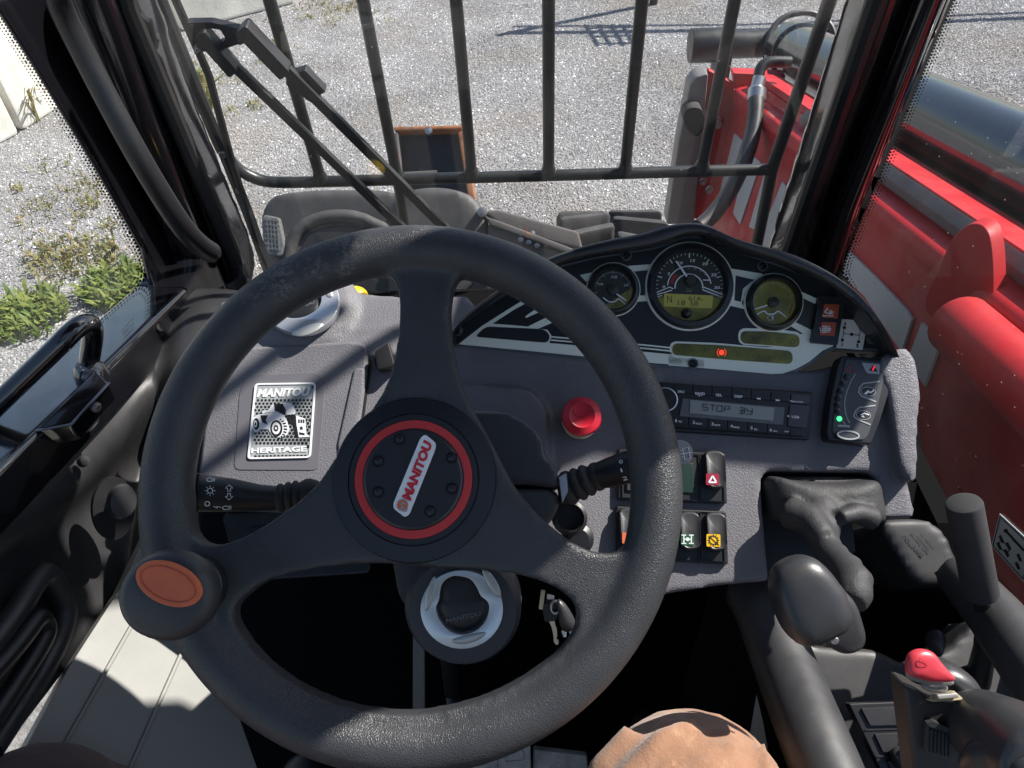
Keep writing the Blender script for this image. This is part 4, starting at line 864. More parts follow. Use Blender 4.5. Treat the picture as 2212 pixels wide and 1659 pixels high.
for s_, a, b_, cap in (('N', (-42, 680), (0, 680), 15), ('614', (143, 660), (243, 664), 9.5), ('h', (250, 664), (268, 665), 5), ('18', (50, 702), (115, 704), 11), ('58', (155, 706), (225, 708), 11)):
    part('display_text', text(s_, GL, tr(oB, [a])[0], tr(oB, [b_])[0], cap, 0, bold=.0), M['lcdt'], lc)
g = G()
for i in range(31):
    a = 162 + (378 - 162) * i / 30; big = i % 5 == 0
    p0, p1 = circ(*c2, 72, n=1, a0=a, a1=a + 1)[0], circ(*c2, 62 if big else 68, n=1, a0=a, a1=a + 1)[0]
    g.ribbon(GP, [p0, p1], 2.0 if big else 1.1, 0, .0006)
gp(tg, g, 'mark', 'tick_marks')
for s_, x, y, wd in (('0', -182 + 115, 525, 28), ('5', -20, 422, 0), ('10', 72, 350, 40), ('15', 178, 330, 42), ('20', 284, 358, 52), ('25', 360, 452, 50), ('30', 388, 562, 52)):
    if s_ == '0': x, y, wd = -72, 556, 24
    if s_ == '5': x, y, wd = -28, 444, 22
    u0, v0 = tr(oB, [(x - wd / 2, y)])[0]; u1, v1 = tr(oB, [(x + wd / 2, y)])[0]
    part('numeral', text(s_, GP, (u0, v0), (u1, v1), 6.2, .0006, bold=.02, shear=.1), M['mark'], tg)
g = G(); g.ribbon(GP, circ(*c2, 47, 44, n=26, a0=184, a1=352), 2.2, 0, .0006); g.ribbon(GP, circ(c2[0] - 1, c2[1] + 2, 30, 29, n=26, a0=175, a1=365), 2.6, 0, .0006)
for p in ([(-130, 590), (-20, 545), (10, 560)], [(-128, 610), (0, 572)], [(272, 545), (440, 612)], [(262, 568), (436, 634)], [(268, 484), (325, 486)]): g.ribbon(GP, tr(oB, p), 2.2, 0, .0006)
gp(tg, g, 'mark', 'dial_arcs')
g = G(); g.ribbon(GP, circ(*c2, 39, 37, n=10, a0=190, a1=225), 7, 0, .0004); gp(tg, g, 'markr', 'red_zone')
for s_, x, y in (('15', 146, 392), ('20', 198, 394), ('25', 246, 414), ('30', 284, 446)):
    part('numeral', text(s_, GP, tr(oB, [(x - 11, y)])[0], tr(oB, [(x + 11, y)])[0], 3.2, .0005, bold=.01), M['markg'], tg)
part('numeral', text('min-1', GP, tr(oB, [(122, 566)])[0], tr(oB, [(168, 568)])[0], 3.0, .0005, bold=0), M['markg'], tg)
part('numeral', text('x100', GP, tr(oB, [(120, 586)])[0], tr(oB, [(170, 588)])[0], 3.6, .0005, bold=0), M['markg'], tg)
g = G(); g.prism(GP.up(.003), tr(oB, [(28, 322), (40, 318), (135, 450), (120, 462)]), 0, .0012); gp(tg, g, 'badge', 'needle')
g = G(); g.lathe(GP.on(*tr(oB, [(158, 492)])[0]), GP.n, [(12 * k, 0), (12 * k, .005), (10 * k, .006), (0, .006)], 28); gp(tg, g, 'gface', 'needle_hub')
g = G(); g.lathe(GP.on(*tr(oB, [(122, 772)])[0]), GP.n, [(11.5 * k, 0), (11 * k, .004), (7 * k, .008), (0, .009)], 24); gp(tg, g, 'hub', 'reset_button')
c1 = (1324, 626); tg, k = gauge(c1, 57, 42, 'fuel gauge partly behind the wheel rim', 'gface')
g = G(); g.prism(GP, circ(*c1, 42, n=30, a0=-8, a1=120), -.0002, .0003); gp(tg, g, 'olive', 'lower_face')
g = G()
for i in range(7):
    a = 170 + 200 * i / 6; g.ribbon(GP, [circ(*c1, 41, n=1, a0=a, a1=a + 1)[0], circ(*c1, 34, n=1, a0=a, a1=a + 1)[0]], 1.2, 0, .0006)
g.ribbon(GP, circ(*c1, 38, n=20, a0=190, a1=360), .9, 0, .0005)
gp(tg, g, 'markg', 'tick_marks')
for s_, a, b_ in (('1/2', (1410, 572), (1460, 572)), ('1/4', (1300, 634), (1338, 634)), ('3/4', (1518, 644), (1556, 644))): part('numeral', text(s_, GP, tr(oA, [a])[0], tr(oA, [b_])[0], 5.2, .0006, bold=.01, shear=.15), M['mark'], tg)
g = G(); g.prism(GP.up(.002), tr(oA, [(1452, 712), (1460, 704), (1545, 762), (1535, 772)]), 0, .001); gp(tg, g, 'badge', 'needle')
g = G(); g.ribbon(GP, tr(oA, sm([(1340, 740), (1390, 775), (1440, 775), (1478, 752), (1535, 802)], 4, False)), 2.6, 0, .0006); gp(tg, g, 'mark', 'dial_arcs')
g = G(); g.ribbon(GP, tr(oA, [(1402, 800), (1402, 840), (1432, 842), (1432, 800)]), 1.2, 0, .0005, closed=True); gp(tg, g, 'markg', 'fuel_symbol')
g = G(); g.lathe(GP.on(*c1), GP.n, [(11 * k, 0), (11 * k, .004), (0, .005)], 24); gp(tg, g, 'gface', 'needle_hub')
c3_ = (1669, 654); tg, k = gauge(c3_, 62, 47, 'temperature gauge beside the red warning tiles', 'olive')
g = G()
for i in range(7):
    a = 165 + 210 * i / 6; g.ribbon(GP, [circ(*c3_, 46, n=1, a0=a, a1=a + 1)[0], circ(*c3_, 39, n=1, a0=a, a1=a + 1)[0]], 1.2, 0, .0006)
g.ribbon(GP, circ(*c3_, 42, n=26, a0=160, a1=360), 1, 0, .0005); gp(tg, g, 'markg', 'tick_marks')
g = G(); g.ribbon(GP, circ(*c3_, 42, n=8, a0=5, a1=32), 1.2, 0, .0006); gp(tg, g, 'markr', 'red_zone')
g = G(); g.ribbon(GP, tr(oB, sm([(712, 795), (790, 752), (820, 775), (860, 780), (890, 772), (920, 755), (988, 808)], 3, False)), 2.8, 0, .0006); gp(tg, g, 'mark', 'dial_arcs')
g = G(); g.prism(GP.up(.002), tr(oB, [(715, 742), (712, 732), (818, 698), (824, 708)]), 0, .001); gp(tg, g, 'badge', 'needle')
g = G(); g.lathe(GP.on(*tr(oB, [(870, 678)])[0]), GP.n, [(11.5 * k, 0), (11.5 * k, .004), (0, .005)], 24); gp(tg, g, 'gface', 'needle_hub')
g = G(); u, v = tr(oB, [(845, 812)])[0]; g.ribbon(GP, circ(u, v, 5.2, n=14), 1.2, 0, .0006, closed=True); g.ribbon(GP, [(u + 7, v - 8), (u + 7, v + 5)], 1.6, 0, .0006); gp(tg, g, 'mark', 'engine_symbol')
# hood round the panel
ho = [(972, 742), (985, 700), (1035, 655), (1090, 615), (1180, 556), (1300, 518), (1390, 500), (1440, 484), (1480, 478), (1530, 482), (1580, 508), (1640, 526), (1720, 548), (1800, 588), (1860, 632), (1905, 690), (1935, 740), (1948, 772)]
hi = [(972, 752), (988, 712), (1040, 668), (1095, 630), (1185, 574), (1300, 540), (1395, 526), (1445, 508), (1482, 500), (1526, 504), (1572, 528), (1632, 546), (1710, 570), (1786, 610), (1838, 655), (1880, 708), (1906, 752), (1914, 782)]
HO = CLU.up(.036)
def resamp(P, n):
    P = [V(p) for p in P]; D = [0]
    for a, b_ in zip(P, P[1:]): D.append(D[-1] + (b_ - a).length)
    out = []; j = 0
    for i in range(n):
        t = D[-1] * i / (n - 1)
        while j < len(P) - 2 and D[j + 1] < t: j += 1
        k = (t - D[j]) / max(1e-6, D[j + 1] - D[j]); out.append(P[j].lerp(P[j + 1], min(1, k)))
    return out
hi = [(978, 750), (983, 712), (1043, 661), (1103, 624), (1163, 593), (1218, 569), (1280, 554), (1343, 544), (1405, 533), (1440, 522), (1463, 513), (1482, 508), (1514, 509), (1547, 517), (1572, 530), (1592, 539), (1642, 555), (1702, 576), (1764, 603), (1819, 639), (1872, 690), (1909, 757)]
HH = .060
oo, ii = resamp(sm(ho, 4, False), 76), resamp(sm(hi, 4, False), 76)
foot = ii
ii = [V((CU + (p.x - CU) * 1.014, CV + (p.y - CV) * 1.014)) for p in ii]
oo = [o_ if (o_ - i_).length > 10 else i_ + (o_ - i_).normalized() * 10 for o_, i_ in zip(oo, ii)]
L = []; nH = len(oo)
for j, (a, b_, f_) in enumerate(zip(oo, ii, foot)):
    h = HH * min(1, .45 + j / 14, .6 + (nH - 1 - j) / 12); hp_ = CLU.up(h)
    A, B = hp_.on(*a), hp_.on(*b_)
    mid = (A + B) / 2
    F_ = CLU.on(*f_, -.004)
    L.append([A - CLU.n * (h + .05), A - CLU.n * .012, A * .85 + mid * .15 - CLU.n * .003, A * .4 + mid * .6 + CLU.n * .0005, mid * .3 + B * .7, B - CLU.n * .003, B.lerp(F_, .3), B.lerp(F_, .7), F_, F_ - CLU.n * .03])
g = G(); g.loops(L); part('hood', g, mat('hood_plastic', (.018, .018, .021), .27, fine=.12, dust=.02), tc_, ang=60)
# warning tiles and gear sticker
TW = CLU.up(.0025)
tw = thing('warning_tile_block', 'black block holding two orange red warning tiles on the instrument panel', 'warning lights', TW.on(1790, 690))
g = G(); g.prism(TW, tr(oB, rrect([(1252, 622), (1480, 636), (1412, 1050), (1186, 1026)], 14)), -.001, .006); part('tile_housing', g, M['radio'], tw, bevel=.001)
for q, kind in (([(1292, 698), (1422, 702), (1406, 822), (1276, 812)], 0), ([(1270, 850), (1395, 856), (1380, 972), (1252, 962)], 1)):
    g = G(); g.prism(TW, tr(oB, q), .006, .0072); tl = part('warning_tile', g, M['tile'], tw)
    T2 = TW.up(.0073); g = G(); x, y = sum(p[0] for p in q) / 4, sum(p[1] for p in q) / 4; S = lambda *p: tr(oB, [(x + a, y + b_) for a, b_ in p])
    if kind == 0:
        g.ribbon(T2, S((-50, 36), (-40, 30), (-28, 40), (-16, 30), (-4, 40), (8, 30), (20, 40), (32, 30), (44, 40)), 1.6, 0, .0004)
        g.ribbon(T2, S((-36, 0), (0, 14), (36, 18)), 1.8, 0, .0004); g.prism(T2, S((-8, -36), (2, -18), (-8, -10), (-18, -18)), 0, .0004); g.prism(T2, S((-20, -18), (-14, -4), (-22, 0), (-30, -4)), 0, .0004)
        for a, b_ in ((22, -4), (34, 8), (18, 10)): g.ribbon(T2, circ(*S((a, b_))[0], 2.6, n=8), 1.2, 0, .0004, closed=True)
    else:
        g.ribbon(T2, S((-28, -28), (10, -28)), 1.4, 0, .0004); g.ribbon(T2, S((-30, 28), (10, 28)), 1.4, 0, .0004); g.ribbon(T2, S((-30, -8), (14, -8)), 1.4, 0, .0004); g.ribbon(T2, S((-34, 10), (14, 10)), 1.4, 0, .0004)
        for a in (-18, -4, 8): g.ribbon(T2, S((a, -28), (a - 4, 28)), 1.2, 0, .0004)
        g.ribbon(T2, S((-48, -18), (-38, 26)), 1.2, 0, .0004)
        for a, b_ in ((26, -14), (36, 0), (28, 14)): g.ribbon(T2, circ(*S((a, b_))[0], 3.2, n=8), 1.2, 0, .0004, closed=True)
    part('warning_symbol', g, M['mark'], tl)
ts = thing('gear_pattern_sticker', 'small white sticker with a four gear shift diagram', 'sticker', CQ.on(1850, 730))
g = G(); g.prism(CQ, tr(oB, [(1458, 822), (1685, 838), (1642, 1090), (1416, 1070)]), .0003, .0012); part('sticker_sheet', g, M['sticker'], ts)
S2 = CQ.up(.0014); g = G()
for x, y in ((1489, 895), (1630, 906), (1552, 954), (1472, 1003), (1612, 1018)): g.prism(S2, circ(*tr(oB, [(x, y)])[0], 3.5, n=12), 0, .0003)
g.ribbon(S2, tr(oB, [(1489, 895), (1472, 1003)]), 1.1, 0, .0003); g.ribbon(S2, tr(oB, [(1630, 906), (1612, 1018)]), 1.1, 0, .0003); g.ribbon(S2, tr(oB, [(1481, 948), (1622, 962)]), 1.1, 0, .0003); part('shift_diagram', g, M['ink'], ts)
for s_, x, y in (('4', 1494, 878), ('2', 1634, 888), ('3', 1467, 1056), ('1', 1605, 1068)): part('gear_number', text(s_, S2, tr(oB, [(x - 10, y)])[0], tr(oB, [(x + 10 if s_ != '1' else x + 4, y)])[0], 8, .0003, bold=.008), M['ink'], ts)
part('fine_print', text('N 50608123', S2, tr(oB, [(1652, 928)])[0], tr(oB, [(1640, 1000)])[0], 2.2, .0003, bold=0), M['markg'], ts)

# ------------------------------------------------------------------ radio
RD = DASH.up(.004); cC = lambda *p: tr(oC, list(p))
ra = thing('car_radio', 'black car radio with grey display and two rows of buttons', 'radio', RD.on(1560, 880))
g = G(); g.prism(RD, cC((-260, 236), (50, 262), (1366, 345), (1326, 762), (190, 690), (-260, 660)), -.02, .002); part('radio_frame', g, M['radio'], ra, bevel=.003)
g = G(); g.prism(RD, cC((-200, 260), (1300, 372), (1254, 738), (-200, 632)), .0, .008); part('faceplate', g, M['radio'], ra, bevel=.0015)
R1 = RD.up(.008)
g = G(); g.prism(R1, cC((228, 402), (1110, 480), (1095, 632), (200, 556)), 0, .0012); part('display_surround', g, M['pgrey'], ra, bevel=.0005)
g = G(); g.prism(R1, cC((294, 418), (1020, 485), (1006, 597), (288, 531)), .001, .002); dp = part('radio_display', g, M['rlcd'], ra)
R2 = RD.up(.0103); g = G()
def seg(x, y, w_, h_, code):
    sl = .09; Q = lambda a, b_: (x + a * w_ - b_ * 4, y + b_ * h_ + a * w_ * sl)
    for ch, (p, q) in {'t': ((0, 0), (1, 0)), 'm': ((0, .5), (1, .5)), 'b': ((0, 1), (1, 1)), 'l': ((0, 0), (0, .5)), 'L': ((0, .5), (0, 1)), 'r': ((1, 0), (1, .5)), 'R': ((1, .5), (1, 1)), 'i': ((.5, 0), (.5, 1))}.items():
        if ch in code: g.ribbon(R2, cC(Q(*p), Q(*q)), 1.3, 0, .0003)
for x, code in ((405, 'tlmRb'), (470, 'ti'), (530, 'tlLrRb'), (595, 'tlLrm'), (725, 'tmbrRi'), (790, 'lmrRb')): seg(x, 450 + (x - 405) * .09, 44, 50, code)
part('display_letters', g, M['lcdt'], dp)
R3 = RD.up(.0095)
def rbtn(x0, x1, y0, y1, k, name='radio_button'):
    s = .083; g = G(); g.prism(RD, cC((x0 + 2, y0 + s * x0), (x1 - 3, y0 + s * x1), (x1 - 3 - k, y1 + s * x1), (x0 + 2 - k, y1 + s * x0)), .007, .0095); return part(name, g, M['radio'], ra, bevel=.0006)
xs = [-30, 138, 300, 465, 630, 800, 968, 1135]
for i in range(7): rbtn(xs[i], xs[i + 1], 272, 352, 3)
xs2 = [-60, 95, 265, 430, 598, 770, 938, 1105]
for i in range(7): rbtn(xs2[i], xs2[i + 1], 552, 632, 3)
g = G(); g.prism(RD, cC((1142, 378), (1300, 390), (1294, 468), (1136, 455)), .007, .0098); part('release_tab', g, M['ind'], ra, bevel=.0006)
g = G(); g.prism(RD, cC((1132, 466), (1296, 480), (1272, 672), (1110, 652)), .007, .0098); part('usb_cover', g, M['ind'], ra, bevel=.0006)
R4 = RD.up(.0099)
for s_, a, b_, cap, pl_ in (('SRC', (187, 352), (245, 357), 5.6, R3), ('BAND', (338, 368), (421, 373), 5.8, R3), ('AST', (357, 382), (396, 385), 3.2, R3), ('SEL', (515, 382), (572, 386), 5.8, R3), ('DISP', (677, 394), (748, 399), 6, R3),
                       ('TR411U-WH', (1155, 434), (1268, 441), 4, R4), ('USB', (1172, 570), (1236, 575), 5.6, R4), ('AUX', (1107, 692), (1150, 695), 3, R3), ('1', (166, 606), (178, 607), 6.5, R3), ('2', (316, 619), (336, 621), 6.5, R3), ('SCN', (343, 625), (396, 629), 3.8, R3),
                       ('3', (477, 634), (497, 636), 6.5, R3), ('RPT', (506, 639), (556, 643), 3.8, R3), ('4', (641, 651), (662, 653), 6.5, R3), ('RND', (668, 657), (722, 661), 3.8, R3), ('5', (816, 668), (834, 670), 6.5, R3), ('D-', (848, 675), (882, 678), 3.8, R3), ('6', (981, 685), (1001, 687), 6.5, R3), ('D+', (1014, 690), (1050, 693), 3.8, R3)):
    part('button_lettering', text(s_, pl_, cC(a)[0], cC(b_)[0], cap, .0003, bold=.02), M['mark'], ra)
g = G()
for x, d_ in ((866, 1), (884, 1), (1052, -1), (1070, -1)):
    y = 403 + (x - 866) * .075; g.prism(R3, cC((x, y), (x + 18 * d_, y - 11), (x + 18 * d_, y + 11)), .0002, .0005)
g.prism(R4, cC((1130, 554), (1148, 545), (1148, 564)), .0002, .0005); g.prism(R3, cC((196, 592), (196, 606), (208, 600)), .0002, .0005); g.ribbon(R3, cC((214, 594), (212, 608)), 1, .0002, .0005); g.ribbon(R3, cC((221, 595), (219, 609)), 1, .0002, .0005)
part('arrow_print', g, M['mark'], ra)
g = G(); g.lathe(RD.on(*cC((55, 440))[0], .008), RD.n, [(.0125, 0), (.0125, .008), (.0105, .010), (0, .010)], 32); kn = part('volume_knob', g, M['radio'], ra)
g = G(); k = RD.mpp(1440, 870); g.lathe(RD.on(*cC((55, 440))[0], .0175), RD.n, [(.0118, 0), (.0124, .0008), (.0112, .001)], 32, ring=True); part('knob_ring', g, M['silver'], kn)
g = G(); g.lathe(R3.on(*cC((1180, 694))[0]), R3.n, [(.0022, .0), (.0022, .0008), (.0016, .0008), (0, .0001)], 14); part('aux_socket', g, M['ink'], ra)

# ------------------------------------------------------------------ load indicator
LI = DASH.up(.010)
li = thing('load_indicator', 'black load indicator unit with a column of small lamps beside the radio', 'indicator', LI.on(1850, 860))
g = G(); g.prism(LI, cC(*rrect([(1578, 42), (1990, 66), (1996, 360), (1905, 640), (1838, 806), (1470, 768), (1450, 700), (1480, 440), (1540, 140)], 26)), -.014, .006); part('unit_body', g, M['radio'], li, bevel=.004)
g = G(); g.prism(LI, cC(*rrect([(1618, 76), (1936, 100), (1930, 300), (1880, 520), (1806, 730), (1770, 768), (1560, 752), (1498, 700), (1512, 560), (1560, 300)], 22)), .005, .0072); part('unit_face', g, M['ind'], li, bevel=.0005)
L1 = LI.up(.0073)
g = G(); g.prism(L1, cC((1775, 92), (1932, 106), (1928, 192), (1830, 184), (1812, 168)), 0, .0004); part('face_print', g, M['markg'], li)
for x, y in ((1645, 215), (1617, 275), (1594, 336), (1579, 397), (1571, 457), (1570, 517)):
    g = G(); k = L1.mpp(1820, 830); g.lathe(L1.on(*cC((x, y))[0]), L1.n, [(6.8 * k, 0), (6.5 * k, .0008), (4 * k, .0012), (0, .0013)], 16); part('unlit_lamp', g, M['pblk'], li)
g = G(); k = L1.mpp(1820, 900); g.lathe(L1.on(*cC((1583, 577))[0]), L1.n, [(5.5 * k, 0), (5 * k, .0012), (0, .002)], 16); part('green_lamp', g, M['green'], li)
g = G(); g.ribbon(L1, rrect(cC((1632, 165), (1676, 112), (1712, 172)), 3), 1.4, 0, .0004, closed=True); part('red_triangle', g, M['markr'], li)
g = G(); g.prism(L1, cC((1836, 162), (1880, 112), (1912, 172)), .0004, .0008); part('alarm_triangle', g, M['ink'], li)
g = G(); g.ribbon(L1, cC((1868, 160), (1886, 122)), 2.6, .0008, .0012); part('alarm_mark', g, M['redlit'], li)
g = G(); g.ribbon(L1, cC(*sm([(1722, 188), (1670, 280), (1634, 400), (1632, 500), (1650, 570), (1672, 612)], 4, False)), 1.8, 0, .0004)
for p in ([(1932, 255), (1790, 272), (1758, 310), (1750, 350), (1775, 380), (1900, 430)], [(1895, 462), (1755, 480), (1722, 510), (1708, 555), (1735, 580), (1852, 628)]): g.ribbon(L1, cC(*p), 3, 0, .0004)
for x, y, rx, ry in ((1832, 342, 62, 38), (1790, 546, 62, 38)): g.ribbon(L1, circ(*cC((x, y))[0], rx / 4, ry / 4, n=26, rot=8), 1.3, 0, .0006, closed=True)
g.ribbon(L1, cC((1605, 592), (1640, 630)), 1.4, 0, .0004); g.prism(L1, cC((1565, 632), (1600, 628), (1675, 636), (1670, 655), (1640, 650), (1570, 645)), 0, .0004)
part('face_print', g, M['markg'], li)
g = G()
for x, y in ((1832, 342), (1790, 546)): g.prism(L1, circ(*cC((x, y))[0], 14, 8.5, n=24, rot=8), .0001, .0004)
part('button_print', g, M['ink'], li)
g = G(); g.prism(L1, cC((1795, 360), (1830, 330), (1850, 345), (1880, 325), (1878, 340), (1850, 360), (1838, 350), (1815, 368)), .0004, .0008); g.prism(L1, cC((1770, 562), (1785, 548), (1802, 566)), .0004, .0008); g.ribbon(L1, cC((1765, 545), (1800, 530), (1840, 545)), 2.4, .0004, .0008); part('boom_symbol', g, M['mark'], li)
g = G(); g.prism(L1, cC(*rrect([(1548, 705), (1580, 680), (1720, 694), (1756, 724), (1722, 756), (1590, 745)], 20)), 0, .003, .92); ob = part('oval_button', g, M['ind'], li, bevel=.001)
g = G(); g.ribbon(L1, circ(*cC((1650, 722))[0], 23, 8.5, n=30, rot=5), 3.4, .003, .0036, closed=True); part('oval_ring', g, M['markg'], ob)

# ------------------------------------------------------------------ stop button
eb = thing('emergency_button', 'red mushroom stop button on a black collar', 'stop button', DASH.on(1253, 905))
c0 = DASH.on(1252, 912)
g = G(); g.lathe(c0, DASH.n, [(.0175, 0), (.0175, .004), (.0150, .006), (.0140, .030)], 32); part('collar', g, M['blk'], eb)
g = G(); g.lathe(c0, DASH.n, [(.0178, .0042), (.0182, .0052), (.0168, .006)], 32); part('collar_ring', g, M['brass'], eb)
g = G(); g.lathe(c0, DASH.n, [(.013, .026), (.0185, .028), (.0198, .032), (.0185, .036), (.0125, .0395), (.011, .0386), (0, .0386)], 44); bt = part('mushroom_head', g, M['estop'], eb)
EP = PL(c0 + DASH.n * .0387, DASH.n)
g = G(); g.ribbon(EP, circ(1255, 885, 17, 16, n=22, a0=-55, a1=215), 1.3, 0, .0002); g.ribbon(EP, [(1233, 868), (1244, 866), (1243, 876)], 1.3, 0, .0002); part('twist_arrow', g, M['markr'], bt)

# ------------------------------------------------------------------ switches
c4 = lambda *p: [(1166.6 + x * .25, 820.9 + y * .25) for x, y in p]
sw = thing('switch_frame', 'upper black switch frame to the side of the wheel rim', 'switch frame', DASH.on(1450, 1030), 'switch frames on the dashboard')
g = G(); g.prism(DASH, c4(*rrect([(668, 602), (1590, 636), (1606, 1072), (668, 1040)], 22)), -.002, .007); part('frame_plate', g, M['blk'], sw, bevel=.002)
for x in (700, 940, 1160, 1370):
    g = G(); g.ribbon(DASH, c4((x, 632 + (x - 700) * .036), (x + 195, 640 + (x - 700) * .036), (x + 205, 1030 + (x - 700) * .036), (x + 5, 1018 + (x - 700) * .036)), 1.6, .006, .0085, closed=True); part('cell_border', g, M['blk'], sw)
g = G(); g.prism(DASH, c4((738, 700), (860, 705), (865, 968), (738, 962)), .006, .0095); part('blank_cover', g, M['blkd'], sw, bevel=.001)
g = G(); g.prism(DASH, c4((1180, 720), (1310, 728), (1318, 985), (1190, 978)), .006, .009); part('green_lens', g, M['swl'], sw, bevel=.001)
sw2 = thing('switch_frame', 'lower black switch frame to the side of the wheel rim', 'switch frame', DASH.on(1450, 1160), 'switch frames on the dashboard')
g = G(); g.prism(DASH, c4(*rrect([(652, 1092), (1598, 1138), (1614, 1596), (652, 1540)], 22)), -.002, .007); part('frame_plate', g, M['blk'], sw2, bevel=.002)
for x in (690, 930, 1150, 1370):
    g = G(); g.ribbon(DASH, c4((x, 1118 + (x - 690) * .036), (x + 195, 1128 + (x - 690) * .036), (x + 208, 1545 + (x - 690) * .036), (x + 8, 1530 + (x - 690) * .036)), 1.6, .006, .0085, closed=True); part('cell_border', g, M['blk'], sw2)
def rocker(c, label):
    o = thing('rocker_switch', label, 'switch', DASH.on(*c), 'rocker switches beside the wheel')
    P = c4(*rrect([(-86, -150), (-40, -172), (50, -168), (88, -130), (92, 120), (60, 160), (-30, 166), (-78, 130)], 44, 5)); u0, v0 = c4((0, 0))[0]
    P = [(u - u0 + c[0], v - v0 + c[1]) for u, v in P]
    g = G(); b0 = [DASH.on(u, v) for u, v in P]; cc = sum(b0, V((0, 0, 0))) / len(b0); L = []
    ups = DASH.ey
    for kx, h in ((.86, .004), (1.0, .008), (1.0, .014), (.97, .0165), (.90, .018)):
        L.append([cc + (q - cc) * kx + DASH.n * (h - (.006 * max(0, (q - cc).dot(ups) / .02) if h > .01 else 0)) for q in b0])
    for kx, h in ((.84, .0172), (.5, .0158), (.1, .0155)):
        L.append([cc + (q - cc) * kx + DASH.n * (h - .006 * max(0, (q - cc).dot(ups) * kx / .02)) for q in b0])
    g.loops(L); part('rocker', g, M['knob'], o, ang=60)
    return o, PL(DASH.p + DASH.n * .0176, DASH.n)
def tilep(par, RP, c, w_, h_, m, dy=17):
    u, v = c[0] + 1, c[1] + dy; g = G(); g.prism(RP, rrect([(u - w_, v - h_), (u + w_, v - h_ + 1), (u + w_, v + h_ + 1), (u - w_, v + h_)], 3), -.0006, .0004); return part('switch_symbol', g, M[m], par), u, v
o, RP = rocker((1538, 1018), 'rocker switch with the red hazard triangle tile'); tl, u, v = tilep(o, RP, (1538, 1018), 14, 12.5, 'hazard')
g = G(); g.ribbon(RP, rrect([(u, v - 7), (u + 8, v + 7), (u - 8, v + 7)], 2), 3.6, .0004, .0008, closed=True); part('hazard_triangle', g, M['badge'], tl)
o, RP = rocker((1484, 1148), 'rocker switch with the green axle symbol tile'); tl, u, v = tilep(o, RP, (1484, 1148), 14, 12.5, 'swg')
g = G()
for s in (-1, 1): g.ribbon(RP, [(u + s * 8, v - 9), (u + s * 8, v + 9)], 2.4, .0004, .0008); g.ribbon(RP, [(u + s * 8 - 5, v - 9), (u + s * 8 + 5, v - 9)], 2.2, .0004, .0008); g.ribbon(RP, [(u + s * 8 - 5, v + 9), (u + s * 8 + 5, v + 9)], 2.2, .0004, .0008)
g.ribbon(RP, [(u - 8, v), (u + 8, v)], 2.4, .0004, .0008); g.prism(RP, circ(u, v, 4), .0004, .0009); part('axle_symbol', g, M['badge'], tl)
o, RP = rocker((1540, 1150), 'rocker switch with the yellow gear symbol tile'); tl, u, v = tilep(o, RP, (1540, 1150), 15, 13.5, 'swy')
g = G(); g.ribbon(RP, circ(u, v, 8.5, n=20), 1.5, .0004, .0008, closed=True); g.ribbon(RP, [(u - 10, v - 9), (u + 12, v + 11)], 1.6, .0004, .0008)
for k in range(12): a = k * 30; g.ribbon(RP, [circ(u, v, 8.5, n=1, a0=a, a1=a + 1)[0], circ(u, v, 12, n=1, a0=a, a1=a + 1)[0]], 2.4, .0004, .0008)
part('gear_symbol', g, M['ink'], tl)
o, RP = rocker((1356, 1140), 'rocker switch mostly hidden behind the wheel rim with an orange tile'); tl, u, v = tilep(o, RP, (1356, 1140), 13, 12, 'orange', 22)

# ------------------------------------------------------------------ column, stalks, keys
WU = WHEEL
sc_ = thing('steering_column', 'dark grey plastic steering column shroud behind the wheel hub', 'steering column', WHEEL.on(1000, 1100, -.15))
S0 = WHEEL.up(-.055)
up_ = sm([(830, 930), (900, 888), (1040, 884), (1105, 890), (1145, 915), (1172, 942), (1184, 985), (1206, 1016), (1211, 1058), (1120, 1049), (900, 1060), (800, 1040)])
lo_ = sm([(800, 1045), (900, 1064), (1120, 1053), (1211, 1062), (1206, 1112), (1170, 1150), (1080, 1210), (940, 1232), (820, 1200), (770, 1120)])
g = G(); g.prism(S0, up_, -.14, 0, .97); part('upper_shroud', fuse(g, .0035, 5), M['shroud'], sc_)
g = G(); g.prism(S0, lo_, -.14, -.002, .97); part('lower_shroud', fuse(g, .0035, 5), M['shroud'], sc_)
g = G(); g.prism(S0, [(1206, 1030), (1224, 1020), (1228, 1060), (1214, 1090)], -.05, .0); part('stalk_bracket', g, M['steel'], sc_, bevel=.001)
g = G(); g.tube([WHEEL.on(905, 1050, -.3), WHEEL.on(905, 1040, -.02)], .024, 20); part('column_tube', g, M['blk'], sc_)
g = G(); g.prism(tilt(at(905, 1450, .80), 20), [(892, 1375), (916, 1375), (916, 1640), (891, 1640)], -.01, .0); part('lower_post', g, M['post'], sc_, bevel=.001)
g = G(); g.prism(tilt(at(960, 1260, .72), 35), rrect([(820, 1150), (1120, 1150), (1110, 1300), (1080, 1400), (930, 1400), (850, 1330)], 30), -.10, -.03); part('lower_cowl', g, M['lowtrim'], sc_, bevel=.008)
